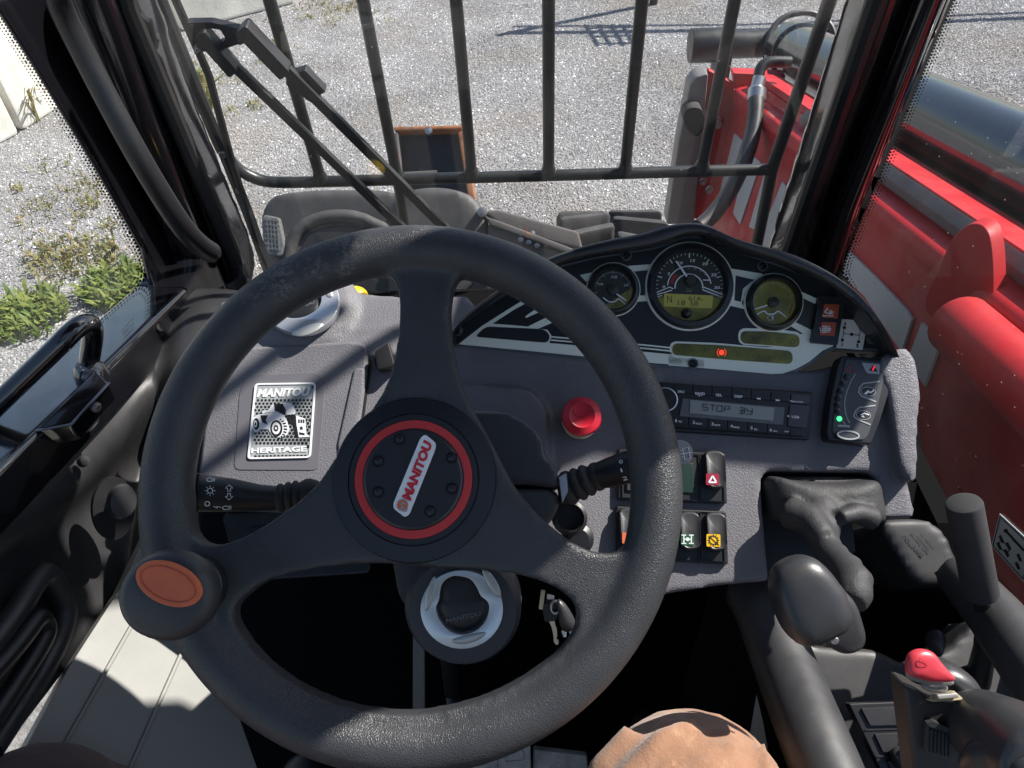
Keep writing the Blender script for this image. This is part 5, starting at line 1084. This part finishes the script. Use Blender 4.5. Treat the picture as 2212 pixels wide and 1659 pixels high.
# left stalk
ls = thing('light_stalk', 'light stalk lying below the dashboard plaque', 'control stalk', S0.on(700, 1070))
def st(pts, ds): return [at(u, v, d) for (u, v), d in zip(pts, ds)]
A = [(395, 1064), (412, 1064), (438, 1065), (500, 1070), (560, 1075), (590, 1076), (600, 1076)]
g = G(); g.tube(st(A, [.640, .641, .643, .647, .652, .654, .655]), [.0155, .0158, .0156, .0140, .0112, .0105, .0100], 28); part('stalk_body', g, M['blk'], ls)
g = G()
for k in range(16): u = 406 + k * 1.7; g.lathe(at(u, 1064.5, .641), at(438, 1065, .643) - at(400, 1064, .64), [(.0158, -.0002), (.0163, .0001), (.0158, .0004)], 28)
part('ribbed_collar', g, M['blk'], ls)
def boots(par, P, D, R):
    for i in range(len(P) - 1):
        a, b_ = at(*P[i], D[i]), at(*P[i + 1], D[i + 1]); m = (a + b_) / 2; r = R[i]
        part('boot_fold', G().lathe(a, b_ - a, [(r * .8, -.001), (r, (m - a).length * .6), (r * 1.0, (m - a).length * 1.2), (r * .8, (b_ - a).length)], 28), M['rubber'], par)
boots(ls, [(598, 1076), (618, 1074), (634, 1072), (650, 1070), (690, 1066)], [.655, .656, .657, .658, .66], [.0120, .0128, .0132, .0136])
LSP = PL(at(480, 1070, .645) - FW * .0153, -FW)
def lsym(g, m='mark'): part('stalk_symbol', g, M[m], ls)
g = G(); x, y = 454, 1060; g.ribbon(LSP, circ(x, y, 5.5, n=16), 1.4, 0, .0004, closed=True)
for k in range(8): a = k * 45; g.ribbon(LSP, [circ(x, y, 8, n=1, a0=a, a1=a + 1)[0], circ(x, y, 11, n=1, a0=a, a1=a + 1)[0]], 1.2, 0, .0004)
g.ribbon(LSP, circ(448, 1088, 5, n=16), 1.5, 0, .0004, closed=True)
for s, y in ((-1, 1055), (1, 1072)): g.ribbon(LSP, [(495, y + s * 8), (487, y), (492, y), (492, y - s * 6), (498, y - s * 6), (498, y), (503, y)], 1.4, 0, .0004, closed=True)
g.ribbon(LSP, circ(453, 1036, 6, 4, n=12, a0=60, a1=300), 1.4, 0, .0004)
for k in range(3): g.ribbon(LSP, [(458 + k * 3, 1033), (457 + k * 3, 1040)], 1.3, 0, .0004)
g.ribbon(LSP, circ(488, 1097, 7, 4, n=12, a0=60, a1=300), 1.3, 0, .0004)
for k in range(3): g.ribbon(LSP, [(492, 1094 + k * 3), (500, 1093 + k * 3)], 1.1, 0, .0004)
g.ribbon(LSP, [(462, 1094), (470, 1098), (468, 1094), (478, 1096)], 1.2, 0, .0004)
lsym(g)
# right stalk
rs_ = thing('wiper_stalk', 'wiper stalk crossing behind the wheel rim with a round end button', 'control stalk', S0.on(1230, 1050))
A = [(1296, 1027), (1320, 1020), (1360, 1008), (1420, 992), (1458, 982)]
g = G(); g.tube(st(A, [.655, .65, .643, .632, .625]), [.0115, .0128, .0136, .0120, .0098], 28); part('stalk_body', g, M['blk'], rs_)
boots(rs_, [(1300, 1026), (1276, 1034), (1258, 1042), (1240, 1050), (1215, 1058)], [.655, .658, .66, .662, .666], [.0125, .0140, .0146, .0150])
ea = at(1458, 982, .625); eb_ = (at(1475, 977, .605) - ea)
g = G(); g.lathe(ea, eb_, [(.0095, -.006), (.0105, .004), (.0105, .014), (.0092, .016), (0, .0162)], 28); ec = part('end_button', g, mat('stalk_button_grey', (.22, .22, .225), .5), rs_)
EPn = PL(ea + eb_.normalized() * .0164, eb_)
pc = at(1480, 979, .60); g = G()
for p in ([(1474, 969), (1487, 966), (1491, 990), (1479, 993)], ): g.ribbon(EPn, p, 1.6, 0, .0004, closed=True)
g.ribbon(EPn, [(1470, 981), (1494, 977)], 1.3, 0, .0004)
for k in range(3): g.ribbon(EPn, [(1468 + k * 2, 972 + k * 7), (1472 + k * 2, 974 + k * 7)], 1.2, 0, .0004)
part('wiper_symbol', g, M['mark'], ec)
RSP = PL(at(1345, 1012, .645) - FW * .0131, -FW)
for s_, a, b_, cap in (('0', (1338, 1002), (1346, 1000), 8), ('1', (1342, 1020), (1345, 1019), 8), ('2', (1346, 1039), (1356, 1036), 8.5)): part('stalk_symbol', text(s_, RSP, a, b_, cap, .0003, bold=0), M['mark'], rs_)
g = G(); g.ribbon(RSP, [(1348, 1012), (1357, 1008), (1359, 1015), (1352, 1019)], 1.1, 0, .0004, closed=True); part('stalk_symbol', g, M['mark'], rs_)
# ignition, socket
ig = thing('ignition_switch', 'black ignition lock below the wiper stalk', 'ignition lock', DASH.on(1230, 1130))
g = G(); g.lathe(at(1230, 1118, .70), tilt((0, 0, 0), 50).n, [(.016, -.02), (.016, .006), (.013, .008), (.0115, .006), (.0115, -.004), (0, -.004)], 28); part('lock_barrel', g, M['blk'], ig)
g = G(); g.lathe(at(1248, 1164, .73), tilt((0, 0, 0), 50).n, [(.016, -.01), (.015, .004), (.010, .008), (0, .008)], 28); part('lock_cap', g, M['blk'], ig)
ke = thing('key_bunch', 'bunch of keys hanging below the column with a black fob', 'keys', at(1200, 1300, .66))
KP = tilt(at(1200, 1330, .655), 35)
g = G(); g.prism(KP, tr(oG, [(1080, 1015), (1115, 1020), (1095, 1180), (1060, 1175)]), 0, .002); part('brass_plate', g, M['brass'], ke)
g = G(); g.prism(KP, tr(oG, [(1130, 1045), (1195, 1060), (1190, 1085), (1130, 1085)]), .001, .004); part('white_tag', g, M['sticker'], ke, bevel=.0006)
g = G(); g.prism(KP, rrect(tr(oG, [(1105, 1115), (1200, 1100), (1240, 1180), (1210, 1270), (1110, 1285), (1092, 1180)]), 6), -.002, .004); part('key_head', g, M['blk'], ke, bevel=.001)
g = G(); g.prism(KP, tr(oG, [(1138, 1262), (1195, 1275), (1205, 1320), (1215, 1340), (1220, 1400), (1212, 1430), (1232, 1450), (1230, 1478), (1210, 1485), (1190, 1460), (1185, 1400), (1170, 1330), (1160, 1310)]), 0, .0025); part('key_blade', g, M['brass'], ke, bevel=.0004)
g = G(); g.pillow(KP.up(.006), sm(tr(oG, [(1215, 1120), (1240, 1100), (1300, 1150), (1370, 1270), (1375, 1330), (1340, 1370), (1280, 1375), (1245, 1320), (1225, 1230)]), 3), .006, .004); part('key_fob', g, M['knob'], ke)
g = G(); g.prism(KP, tr(oG, [(1325, 1375), (1375, 1350), (1370, 1400), (1348, 1440), (1335, 1420)]), 0, .002); g.prism(KP, tr(oG, [(1255, 1370), (1300, 1380), (1298, 1415), (1275, 1420)]), 0, .002); part('key_blade', g, M['steel'], ke)
g = G(); g.tube([KP.on(*q, .006) for q in circ(*tr(oG, [(1200, 1140)])[0], 9, 13, n=20)], .0012, 6); part('key_ring', g, M['steel'], ke)

# ==================================================================================== steering wheel
sw_ = thing('steering_wheel', 'large black grained steering wheel with three spokes', 'steering wheel', WHEEL.on(893, 1050, -.03))
WC = WHEEL.on(886, 1049); k0 = WHEEL.mpp(886, 1049)
RO, RTb = .2005, .0192
g = G(); a_ = [WC + WHEEL.ex * math.cos(t) * (RO - RTb) + WHEEL.ey * math.sin(t) * (RO - RTb) for t in [2 * math.pi * i / 120 for i in range(120)]]
n_ = 20; L = []
for i in range(120):
    d = (a_[i] - WC).normalized(); L.append([a_[i] + (d * math.cos(2 * math.pi * j / n_) + WHEEL.n * math.sin(2 * math.pi * j / n_) * 1.05) * RTb for j in range(n_)])
L.append(L[0]); g.loops(L, False, False)
h1 = sm([(852, 606), (866, 655), (862, 735), (845, 815), (812, 880), (765, 935), (722, 1000), (690, 1046), (640, 1092), (560, 1146), (500, 1172), (455, 1176), (424, 1150), (412, 1060), (424, 950), (470, 820), (555, 705), (670, 630), (780, 598), (828, 592)], 4)
h2 = sm([(990, 603), (976, 650), (976, 720), (990, 800), (1012, 865), (1045, 925), (1080, 990), (1115, 1055), (1180, 1128), (1250, 1180), (1310, 1196), (1350, 1180), (1368, 1120), (1374, 1040), (1352, 890), (1292, 762), (1205, 672), (1110, 620), (1040, 597), (1010, 594)], 4)
h3 = sm([(530, 1290), (585, 1252), (690, 1226), (800, 1216), (900, 1220), (1000, 1226), (1100, 1236), (1190, 1262), (1238, 1300), (1245, 1340), (1225, 1385), (1175, 1432), (1085, 1488), (985, 1524), (880, 1538), (760, 1524), (650, 1480), (570, 1420), (520, 1355), (512, 1315)], 4)
oc = []
for i in range(90):
    t = 2 * math.pi * i / 90; q = WC + (WHEEL.ex * math.cos(t) + WHEEL.ey * math.sin(t)) * (RO - RTb * .9) - CAM
    z = q.dot(FW); oc.append((CU + q.dot(RT) / z * FPX, CV - q.dot(UP) / z * FPX))
web = plate(WHEEL, oc, [h1, h2, h3], -.012, .009)
stains = [(tuple(WHEEL.on(u, v, .015)), r) for u, v, r in ((612, 622, .020), (640, 585, .012), (695, 590, .013), (760, 545, .016), (755, 600, .010), (918, 510, .008), (560, 660, .010))]
M['rim2'] = mat('rim_leather_worn', (.034, .035, .038), .40, grain=(640, .5), var=.12, vscale=30, stains=stains)
part('rim_and_spokes', fuse(join(g, web), .0027, 7, .5), M['rim2'], sw_)
HC = WHEEL.on(899, 1036, .006); kk = (HC - CAM).dot(FW) / FPX
def hb(prof, m, nm, par=None): return part(nm, G().lathe(HC, WHEEL.n, [(r * kk, h) for r, h in prof], 72), M[m], par or sw_, ang=25)
hub = hb([(178, -.012), (178, .002), (174, .0055), (141, .0075), (140, .006), (138.5, .006), (137.5, .0078), (126.5, .0080), (126, .0072), (107, .0074), (106, .0095), (101, .0105), (0, .011)], 'hub', 'hub_cap')
hb([(126, .0068), (125.5, .0083), (108, .0086), (107.5, .007)], 'red', 'red_ring', hub)
c6 = lambda x, y: (674 + .26174 * x, 820.9 + .26174 * y)
HP = PL(HC + WHEEL.n * .011, WHEEL.n)
for x, y in ((723, 490), (547, 670), (547, 925), (975, 1085), (1155, 895), (1153, 640)):
    g = G(); c = HP.on(*c6(x, y)); g.lathe(c, HP.n, [(12.5 * kk, -.0003), (12 * kk, .0004), (11 * kk, .0001), (10.5 * kk, .0008), (7 * kk, .0024), (0, .003)], 24); part('hub_stud', g, M['hub'], hub)
bp = [c6(*q) for q in rrect([(935, 446), (1026, 522), (1020, 570), (806, 1108), (770, 1134), (676, 1062), (672, 1020), (895, 480)], 34)]
g = G(); g.prism(HP, bp, -.0005, .002); bd = part('name_badge', g, M['badge'], hub, bevel=.0007)
g = G(); HPb = HP.up(.0022)
part('badge_lettering', text('MANITOU', HPb, c6(815, 1003), c6(1000, 520), 22, .0002, bold=.055, shear=.12), M['redtext'], bd)
g = G(); g.prism(HPb, rrect([c6(715, 985), c6(770, 975), c6(795, 1020), c6(785, 1095), c6(725, 1080), c6(695, 1050)], 6), 0, .0003); em = part('badge_emblem', g, M['markg'], bd)
g = G(); g.prism(HPb, circ(*c6(748, 1033), 11), .0003, .0006); part('emblem_disc', g, M['orange'], em)
g = G(); g.ribbon(HPb, [c6(735, 1070), c6(745, 1040), c6(738, 1020), c6(760, 1010), c6(768, 1030)], 3.4, .0006, .0009); g.ribbon(HPb, [c6(745, 1040), c6(765, 1060)], 3, .0006, .0009); part('emblem_figure', g, M['markg'], em)
# spinner knob
kbase = WHEEL.on(442, 1262, .012)
g = G(); g.lathe(kbase, WHEEL.n, [(.022, -.014), (.020, .006), (.013, .014), (.012, .03)], 32); part('knob_stem', g, M['blk'], sw_)
KN = (WHEEL.n + V((.03, -.10, 0))).normalized(); kc = kbase + WHEEL.n * .027
g = G(); g.lathe(kc, KN, [(.010, -.002), (.022, .0), (.0290, .006), (.0315, .013), (.0312, .019), (.0285, .0255), (.0235, .0288), (.0, .0298)], 48, sx=1.02, sy=.93); kn_ = part('spinner_knob', g, mat('spinner_leather', (.024, .025, .028), .42, grain=(600, .25)), sw_, ang=60)
KPl = PL(kc + KN * .0292, KN)
cu_, cv_ = 365, 1261
g = G(); g.prism(KPl, circ(cu_, cv_, 75, 46, n=48, rot=22), -.002, .0012, .985); og = part('orange_inlay', g, M['orange'], kn_, bevel=.0006)
g = G(); g.ribbon(KPl, circ(cu_, cv_, 62, 34, n=48, rot=22), 2.2, .0006, .0017, closed=True); part('inlay_groove', g, mat('inlay_dark', (.40, .075, .03), .5), og)

# ==================================================================================== right console
CN = tilt(at(1900, 1560, .74), 66)
t_ = thing('side_console', 'black dusty plastic side console around the levers', 'console', at(1850, 1600, .85))
g = G()
g.tube([at(u, v, d) for u, v, d in ((1610, 1262, .80), (1650, 1320, .77), (1700, 1450, .72), (1760, 1600, .66), (1840, 1800, .60))], [.026, .029, .030, .030, .030], 20)
g.prism(CN, [(1650, 1330), (1760, 1390), (1900, 1400), (1990, 1440), (2060, 1400), (2130, 1330), (2330, 1620), (2400, 1900), (1800, 1900), (1700, 1500)], -.08, -.012)
g.tube([at(u, v, d) for u, v, d in ((2060, 1230, .78), (2150, 1330, .72), (2260, 1480, .64), (2400, 1700, .56))], [.022, .026, .028, .03], 16)
part('console_shell', fuse(g, .005, 8), M['console'], t_)
tp = [at(u, v, d) for u, v, d in ((1560, 1180, .83), (1610, 1262, .80), (1650, 1320, .77), (1700, 1450, .72), (1760, 1600, .66), (1840, 1800, .60), (1900, 2000, .55))]
g = G(); g.loops([[q + V((.0, 0, 0)), V((q.x - .0, q.y, .92)), V((q.x + .02, q.y, .92)), q + V((.02, 0, 0))] for q in tp]); part('console_side', g, M['mattm'], t_)
BXP = tilt(at(1980, 1190, .80), 62)
g = G(); g.prism(BXP, sm([(1898, 1128), (1930, 1118), (2000, 1120), (2045, 1150), (2080, 1230), (2078, 1262), (2010, 1268), (1985, 1260), (1965, 1240), (1915, 1160)]), -.10, .0, .97); bx = part('side_cover', fuse(g, .005, 4), M['blkd'], t_)
for s_, a, b_, cap in (('MANITOU', (1345, 655), (1185, 468), 9), ('REF 744750', (1392, 628), (1242, 452), 5), ('GENSON', (1400, 600), (1300, 480), 4.5), ('43R-001194', (1440, 590), (1330, 455), 3.8)):
    part('printed_marking', text(s_, BXP, cE(*a), cE(*b_), cap, .001, bold=.02 if cap > 8 else 0), M['ink'], bx)
# switch blanks
BP = tilt(at(1900, 1580, .70), 62)
g = G(); g.prism(BP, tr(oF, [(690, 1100), (1500, 1070), (1500, 1900), (1060, 1900), (960, 1659)]), -.01, .002); pb = part('switch_plate', g, M['blk'], t_, bevel=.0015)
for q in ([(790, 1140), (1300, 1120), (1300, 1278), (868, 1288)], [(905, 1362), (1300, 1340), (1300, 1500), (978, 1518)], [(1010, 1590), (1300, 1560), (1300, 1740), (1090, 1760)]):
    g = G(); g.prism(BP, tr(oF, rrect(q, 14)), .001, .0045); part('blanking_cover', g, M['blkd'], pb, bevel=.001)
for y in (1328, 1556):
    g = G(); g.ribbon(BP, tr(oF, [(830 + (y - 1328) * .42, y), (1300, y - 14)]), 2, .001, .0032); part('plate_rib', g, M['blkd'], pb)
o = thing('rocker_switch', 'rocker switch with an orange lit symbol below the joystick', 'switch', BP.on(1945, 1640), 'rocker switches beside the wheel')
g = G(); g.pillow(BP.up(.01), sm(tr(oF, [(1060, 1530), (1100, 1478), (1200, 1462), (1320, 1490), (1340, 1640), (1280, 1720), (1160, 1690), (1080, 1600)])), .007, .01); part('rocker', g, M['knob'], o)
g = G(); g.prism(BP.up(.0165), rrect(tr(oF, [(1140, 1494), (1260, 1490), (1270, 1620), (1190, 1610), (1160, 1560)]), 3), -.001, .0012); tl = part('switch_symbol', g, M['orange'], o)
g = G()
for k in range(4): g.ribbon(BP.up(.0179), tr(oF, [(1165 + k * 6, 1520 + k * 26), (1250, 1512 + k * 26)]), 2, 0, .0004)
part('heater_symbol', g, M['badge'], tl)
# console sticker below the knee
g = G(); SP = PL(at(1640, 1590, .80), (-.8, -.2, .5)); pts = [(1636, 1498), (1645, 1530), (1668, 1600), (1660, 1640), (1612, 1640)]
g.prism(SP, pts, 0, .001); part('warning_sticker', g, M['markg'], t_)

# gear lever with boot
gl = thing('gear_lever', 'gear lever with rounded black knob and leather boot', 'gear lever', DASH.on(1770, 1120))
BTP = DASH.up(-.012)
g = G(); g.prism(BTP, rrect([(1650, 1028), (1888, 1030), (1900, 1112), (1888, 1120), (1664, 1118), (1652, 1108)], 14), -.05, .004)
g.pillow(BTP, sm([(1648, 1034), (1700, 1040), (1800, 1046), (1880, 1040), (1896, 1080), (1900, 1130), (1870, 1128), (1830, 1106), (1790, 1120), (1780, 1150), (1740, 1128), (1680, 1124), (1658, 1110)]), .034, .03, 8, 3.4)
g.tube([at(u, v, d) for u, v, d in ((1768, 1108, .752), (1774, 1140, .735), (1780, 1168, .718), (1796, 1200, .695), (1822, 1226, .672), (1842, 1254, .652), (1845, 1286, .638), (1838, 1304, .632))], [.022, .018, .0138, .0132, .0142, .0160, .0150, .012], 18)
for u, v, d, r in ((1800, 1202, .694, .0148), (1826, 1229, .671, .0158), (1846, 1262, .649, .0168)):
    g.tube([at(u - 3, v - 5, d + .002), at(u + 3, v + 5, d - .002)], r, 16)
g.tube([at(u, v, d) for u, v, d in ((1700, 1105, .745), (1750, 1125, .728), (1782, 1165, .705))], [.016, .015, .012], 12)
g.tube([at(u, v, d) for u, v, d in ((1888, 1122, .738), (1850, 1108, .732), (1812, 1118, .722))], [.012, .010, .007], 12)
part('boot', fuse(g, .0028, 7), M['boot'], gl)
g = G(); g.prism(DASH, [(1645, 1030), (1660, 1016), (1880, 1020), (1893, 1032), (1912, 1190), (1740, 1260), (1660, 1256)], -.10, -.07); part('boot_well', g, M['ink'], gl)
NK = tilt(at(1815, 1345, .60), 58)
NP = tilt(at(1810, 1345, .592), 46)
g = G(); g.pillow(NP, sm(tr(oE, [(560, 880), (660, 960), (740, 1060), (790, 1200), (822, 1340), (800, 1430), (720, 1482), (620, 1486), (520, 1440), (440, 1400), (420, 1100)]), 4), .010, .012, 8, 3.5); part('lever_neck', g, M['knob'], gl, ang=80)
g = G(); g.lathe(at(1804, 1384, .572), FW * -1, [(.003, 0), (.0022, .0012), (0, .0014)], 14); part('neck_screw', g, M['steel'], gl)
KB = tilt(at(1752, 1295, .575), 50)
ko = sm(tr(oE, [(12, 890), (40, 770), (130, 690), (260, 645), (380, 668), (480, 750), (560, 850), (630, 960), (680, 1100), (688, 1200), (640, 1290), (540, 1350), (440, 1395), (320, 1424), (230, 1392), (140, 1300), (70, 1160), (28, 1020)]), 4)
g = G(); g.pillow(KB, ko, .021, .014, 9, 3.2); part('gear_knob', g, M['knob'], gl, ang=80)
kx, ky = sum(p[0] for p in ko) / len(ko), sum(p[1] for p in ko) / len(ko)
g = G(); g.tube([KB.on(kx + (u - kx) * 1.0, ky + (v - ky) * 1.0, -.004) for u, v in ko[26:56]], .0006, 8, False); part('knob_seam', g, M['silverd'], gl)

# hand lever with cylindrical grip
hl = thing('hand_lever', 'hand lever with a black foam cylinder grip beside the side window', 'lever', at(2135, 1420, .74))
a, b_ = at(2082, 1086, .66), at(2119, 1282, .70)
g = G(); r0 = .0147; d = (b_ - a); g.lathe(a, d, [(.010, -.0015), (r0 - .001, 0), (r0, .002), (r0 * 1.02, d.length - .002), (r0, d.length), (.006, d.length)], 32); part('foam_grip', g, mat('foam', (.022, .022, .024), .8, bumpn=(1200, .35), dust=.03), hl)
g = G(); g.tube([b_ - d * .05, at(2128, 1330, .715), at(2128, 1400, .74), at(2110, 1480, .77)], [.007, .008, .010, .012], 14); part('lever_rod', g, M['blk'], hl)
g = G(); g.pillow(tilt(at(2035, 1390, .74), 55), sm(tr(oF, [(1400, 560), (1440, 470), (1500, 480), (1520, 560), (1500, 640), (1475, 700), (1440, 660)])), .01, .02); part('guide_nose', g, M['console'], hl)

# joystick
jt = thing('joystick', 'joystick grip with a red thumb button at the arm rest', 'joystick', at(2060, 1700, .62))
JF = tilt(at(2040, 1560, .50), 44, -10)
g = G(); g.prism(JF, tr(oF, [(1172, 940), (1290, 985), (1420, 1075), (1640, 1095), (1720, 1160), (1700, 1500), (1660, 1900), (1290, 1900), (1240, 1500)]), -.030, 0); part('grip_body', g, mat('grip_plastic', (.020, .017, .016), .5, fine=.2), jt, bevel=.005, seg=3)
g = G(); g.pillow(tilt(at(2065, 1470, .535), 40), sm(tr(oF, [(1400, 800), (1500, 752), (1620, 775), (1740, 850), (1820, 960), (1870, 1090), (1700, 1180), (1500, 1100)])), .014, .03); part('palm_rest', g, M['knob'], jt)
g = G(); g.tube([at(u, v, d) for u, v, d in ((2075, 1575, .53), (2120, 1570, .50), (2180, 1600, .47), (2270, 1680, .43))], [.020, .024, .026, .028], 24); part('grip_arm', fuse(g, .004, 4), M['knob'], jt)
g = G(); g.tube([at(u, v, d) for u, v, d in ((2095, 1665, .47), (2125, 1640, .46), (2170, 1635, .45), (2230, 1680, .43), (2260, 1750, .42))], [.009, .012, .013, .013, .013], 18); part('wrist_loop', fuse(g, .003, 4), M['knob'], jt)
TBP = tilt(at(2000, 1440, .492), 52, 10)
rb = sm(tr(oF, [(1190, 800), (1200, 700), (1250, 645), (1330, 628), (1410, 655), (1470, 730), (1530, 800), (1585, 860), (1595, 895), (1540, 912), (1400, 910), (1290, 880), (1210, 850)]), 4)
g = G(); g.pillow(TBP, rb, .006, .004, 6, 3); tb_ = part('thumb_button', g, M['jred'], jt, ang=70)
g = G(); g.ribbon(TBP.up(.0062), tr(oF, sm([(1310, 715), (1310, 760), (1340, 780), (1375, 775), (1350, 740), (1322, 718)], 3)), 1.0, 0, .0002, closed=True); part('button_mark', g, M['markr'], tb_)
g = G(); g.pillow(TBP.up(-.007), [(u + 1, v + 9) for u, v in rb], .003, .004, 4, 3); g.pillow(TBP.up(-.012), sm(tr(oF, [(1340, 940), (1440, 960), (1540, 950), (1530, 1000), (1420, 1000), (1350, 980)])), .004, .006); part('button_base', g, M['gplate'], jt)
TP2 = tilt(at(2045, 1505, .497), 62, 5)
g = G(); g.prism(TP2, tr(oF, [(1385, 1068), (1560, 1010), (1600, 990), (1682, 1060), (1660, 1068), (1430, 1086)]), -.004, .001); part('button_bezel', g, mat('bezel_tan', (.38, .32, .19), .6), jt)
g = G(); g.prism(TP2, tr(oF, [(1422, 1020), (1590, 1004), (1616, 1030), (1608, 1050), (1440, 1062)]), -.002, .005); part('top_button', g, M['gplate'], jt, bevel=.001)
g = G(); g.prism(JF, tr(oF, rrect([(1345, 1240), (1640, 1330), (1625, 1600), (1330, 1500)], 20)), -.002, .004); rp = part('thumb_wheel_frame', g, M['blkd'], jt, bevel=.0015)
for k in range(6):
    x = 1385 + k * 32; g = G(); g.ribbon(JF, tr(oF, [(x, 1300 + k * 9), (x - 4, 1490 + k * 9)]), 4, .003, .0052); part('wheel_rib', g, M['blk'], rp)
g = G(); g.prism(JF, tr(oF, rrect([(1335, 1236), (1400, 1225), (1560, 1290), (1540, 1312), (1370, 1270)], 8)), -.001, .006); part('wheel_tab', g, M['knob'], rp, bevel=.001)

# ==================================================================================== pedals in the footwell
pd = thing('pedal', 'worn grey metal pedal pad below the steering wheel', 'pedal', at(1100, 1700, 1.0))
PP = tilt(at(1080, 1640, .98), 40)
g = G(); g.prism(PP, rrect([(820, 1640), (1000, 1600), (1145, 1560), (1150, 1760), (820, 1760)], 12), -.012, 0); pp = part('pedal_pad', g, M['pedal'], pd, bevel=.003)
for q in ([(1088, 1626), (1128, 1620), (1130, 1642), (1090, 1646)], [(1050, 1650), (1072, 1640), (1075, 1680), (1052, 1690)], [(1010, 1655), (1030, 1650), (1032, 1690), (1012, 1700)], [(1100, 1585), (1128, 1580), (1128, 1596), (1100, 1600)]):
    g = G(); g.ribbon(PP, rrect(q, 5), 2.4, -.001, .002, closed=True); part('raised_grip', g, M['pedal'], pp)
g = G(); g.tube([at(1000, 1660, 1.0), at(980, 1500, 1.05), at(960, 1330, .98)], .012, 10); part('pedal_arm', g, M['blk'], pd)
pd = thing('pedal', 'pale floor pedal edge showing between wheel and knee', 'pedal', at(1250, 1700, 1.0))
g = G(); g.prism(PP, [(1152, 1626), (1270, 1640), (1280, 1760), (1150, 1760)], -.02, -.008); part('pedal_pad', g, M['pedal'], pd, bevel=.003)

# ==================================================================================== person
pe = thing('person', 'seated person in brown work trousers, one sunlit knee and one in shade', 'person', (-.05, -.2, 1.2))
kr, klt = at(1500, 1752, .615), at(70, 1825, .67)
hip = V((-.04, -.30, 1.22))
def leg(g, hipx, kn, foot, m=1.0):
    h = V((hipx, hip.y, hip.z)); g.tube([h, h.lerp(kn, .5), h.lerp(kn, .85), kn], [.105, .098, .088 * m, .080 * m], 20); g.sphere(kn, .083 * m, 18)
    g.tube([kn, kn.lerp(foot, .35), kn.lerp(foot, .8), foot], [.080, .076, .066, .062], 18)
    for _ in range(4): pass
fr, fl = V((.165, .27, .99)), V((-.30, .22, .99))
g = G(); leg(g, .08, kr, fr, .90)
F1 = [kr + V((-.078, -.024, .046)), kr + V((-.059, .0, .059)), kr + V((-.027, .027, .070)), kr + V((.0, .04, .068))]
g.tube(F1, [.016, .014, .012, .008], 10)
F2 = [kr + V((-.081, -.016, .018)), kr + V((-.070, .016, .036)), kr + V((-.045, .044, .045))]; g.tube(F2, [.018, .018, .012], 10)
g.sphere(kr + V((-.086, -.016, .008)), .024, 12)
for a_, b_, c_ in (((-.07, -.06, .06), (-.02, .0, .082), (.03, .03, .08)), ((-.085, -.05, .045), (-.06, .02, .06), (-.02, .06, .06)), ((.02, -.08, .085), (.05, -.02, .078), (.06, .04, .06))):
    g.tube([kr + V(a_) * .9, kr + V(b_) * .9, kr + V(c_) * .9], [.004, .006, .003], 8)
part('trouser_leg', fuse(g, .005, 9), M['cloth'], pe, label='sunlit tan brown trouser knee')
g = G(); leg(g, -.16, klt, fl)
g.sphere(hip + V((0, 0, .0)), .12, 16, (1.4, 1, .8))
part('trouser_leg', fuse(g, .006, 5), M['clothshade'], pe, label='brown trouser knee with shade put into its cloth colour')
for f in (fr, fl):
    g = G(); g.sphere(f + V((0, .02, -.05)), .05, 14); g.sphere(f + V((0, .12, -.06)), .042, 14, (1, 1.6, .8)); g.tube([f, f + V((0, .0, -.05))], .055, 14); part('boot', fuse(g, .006, 4), M['blk'], pe)
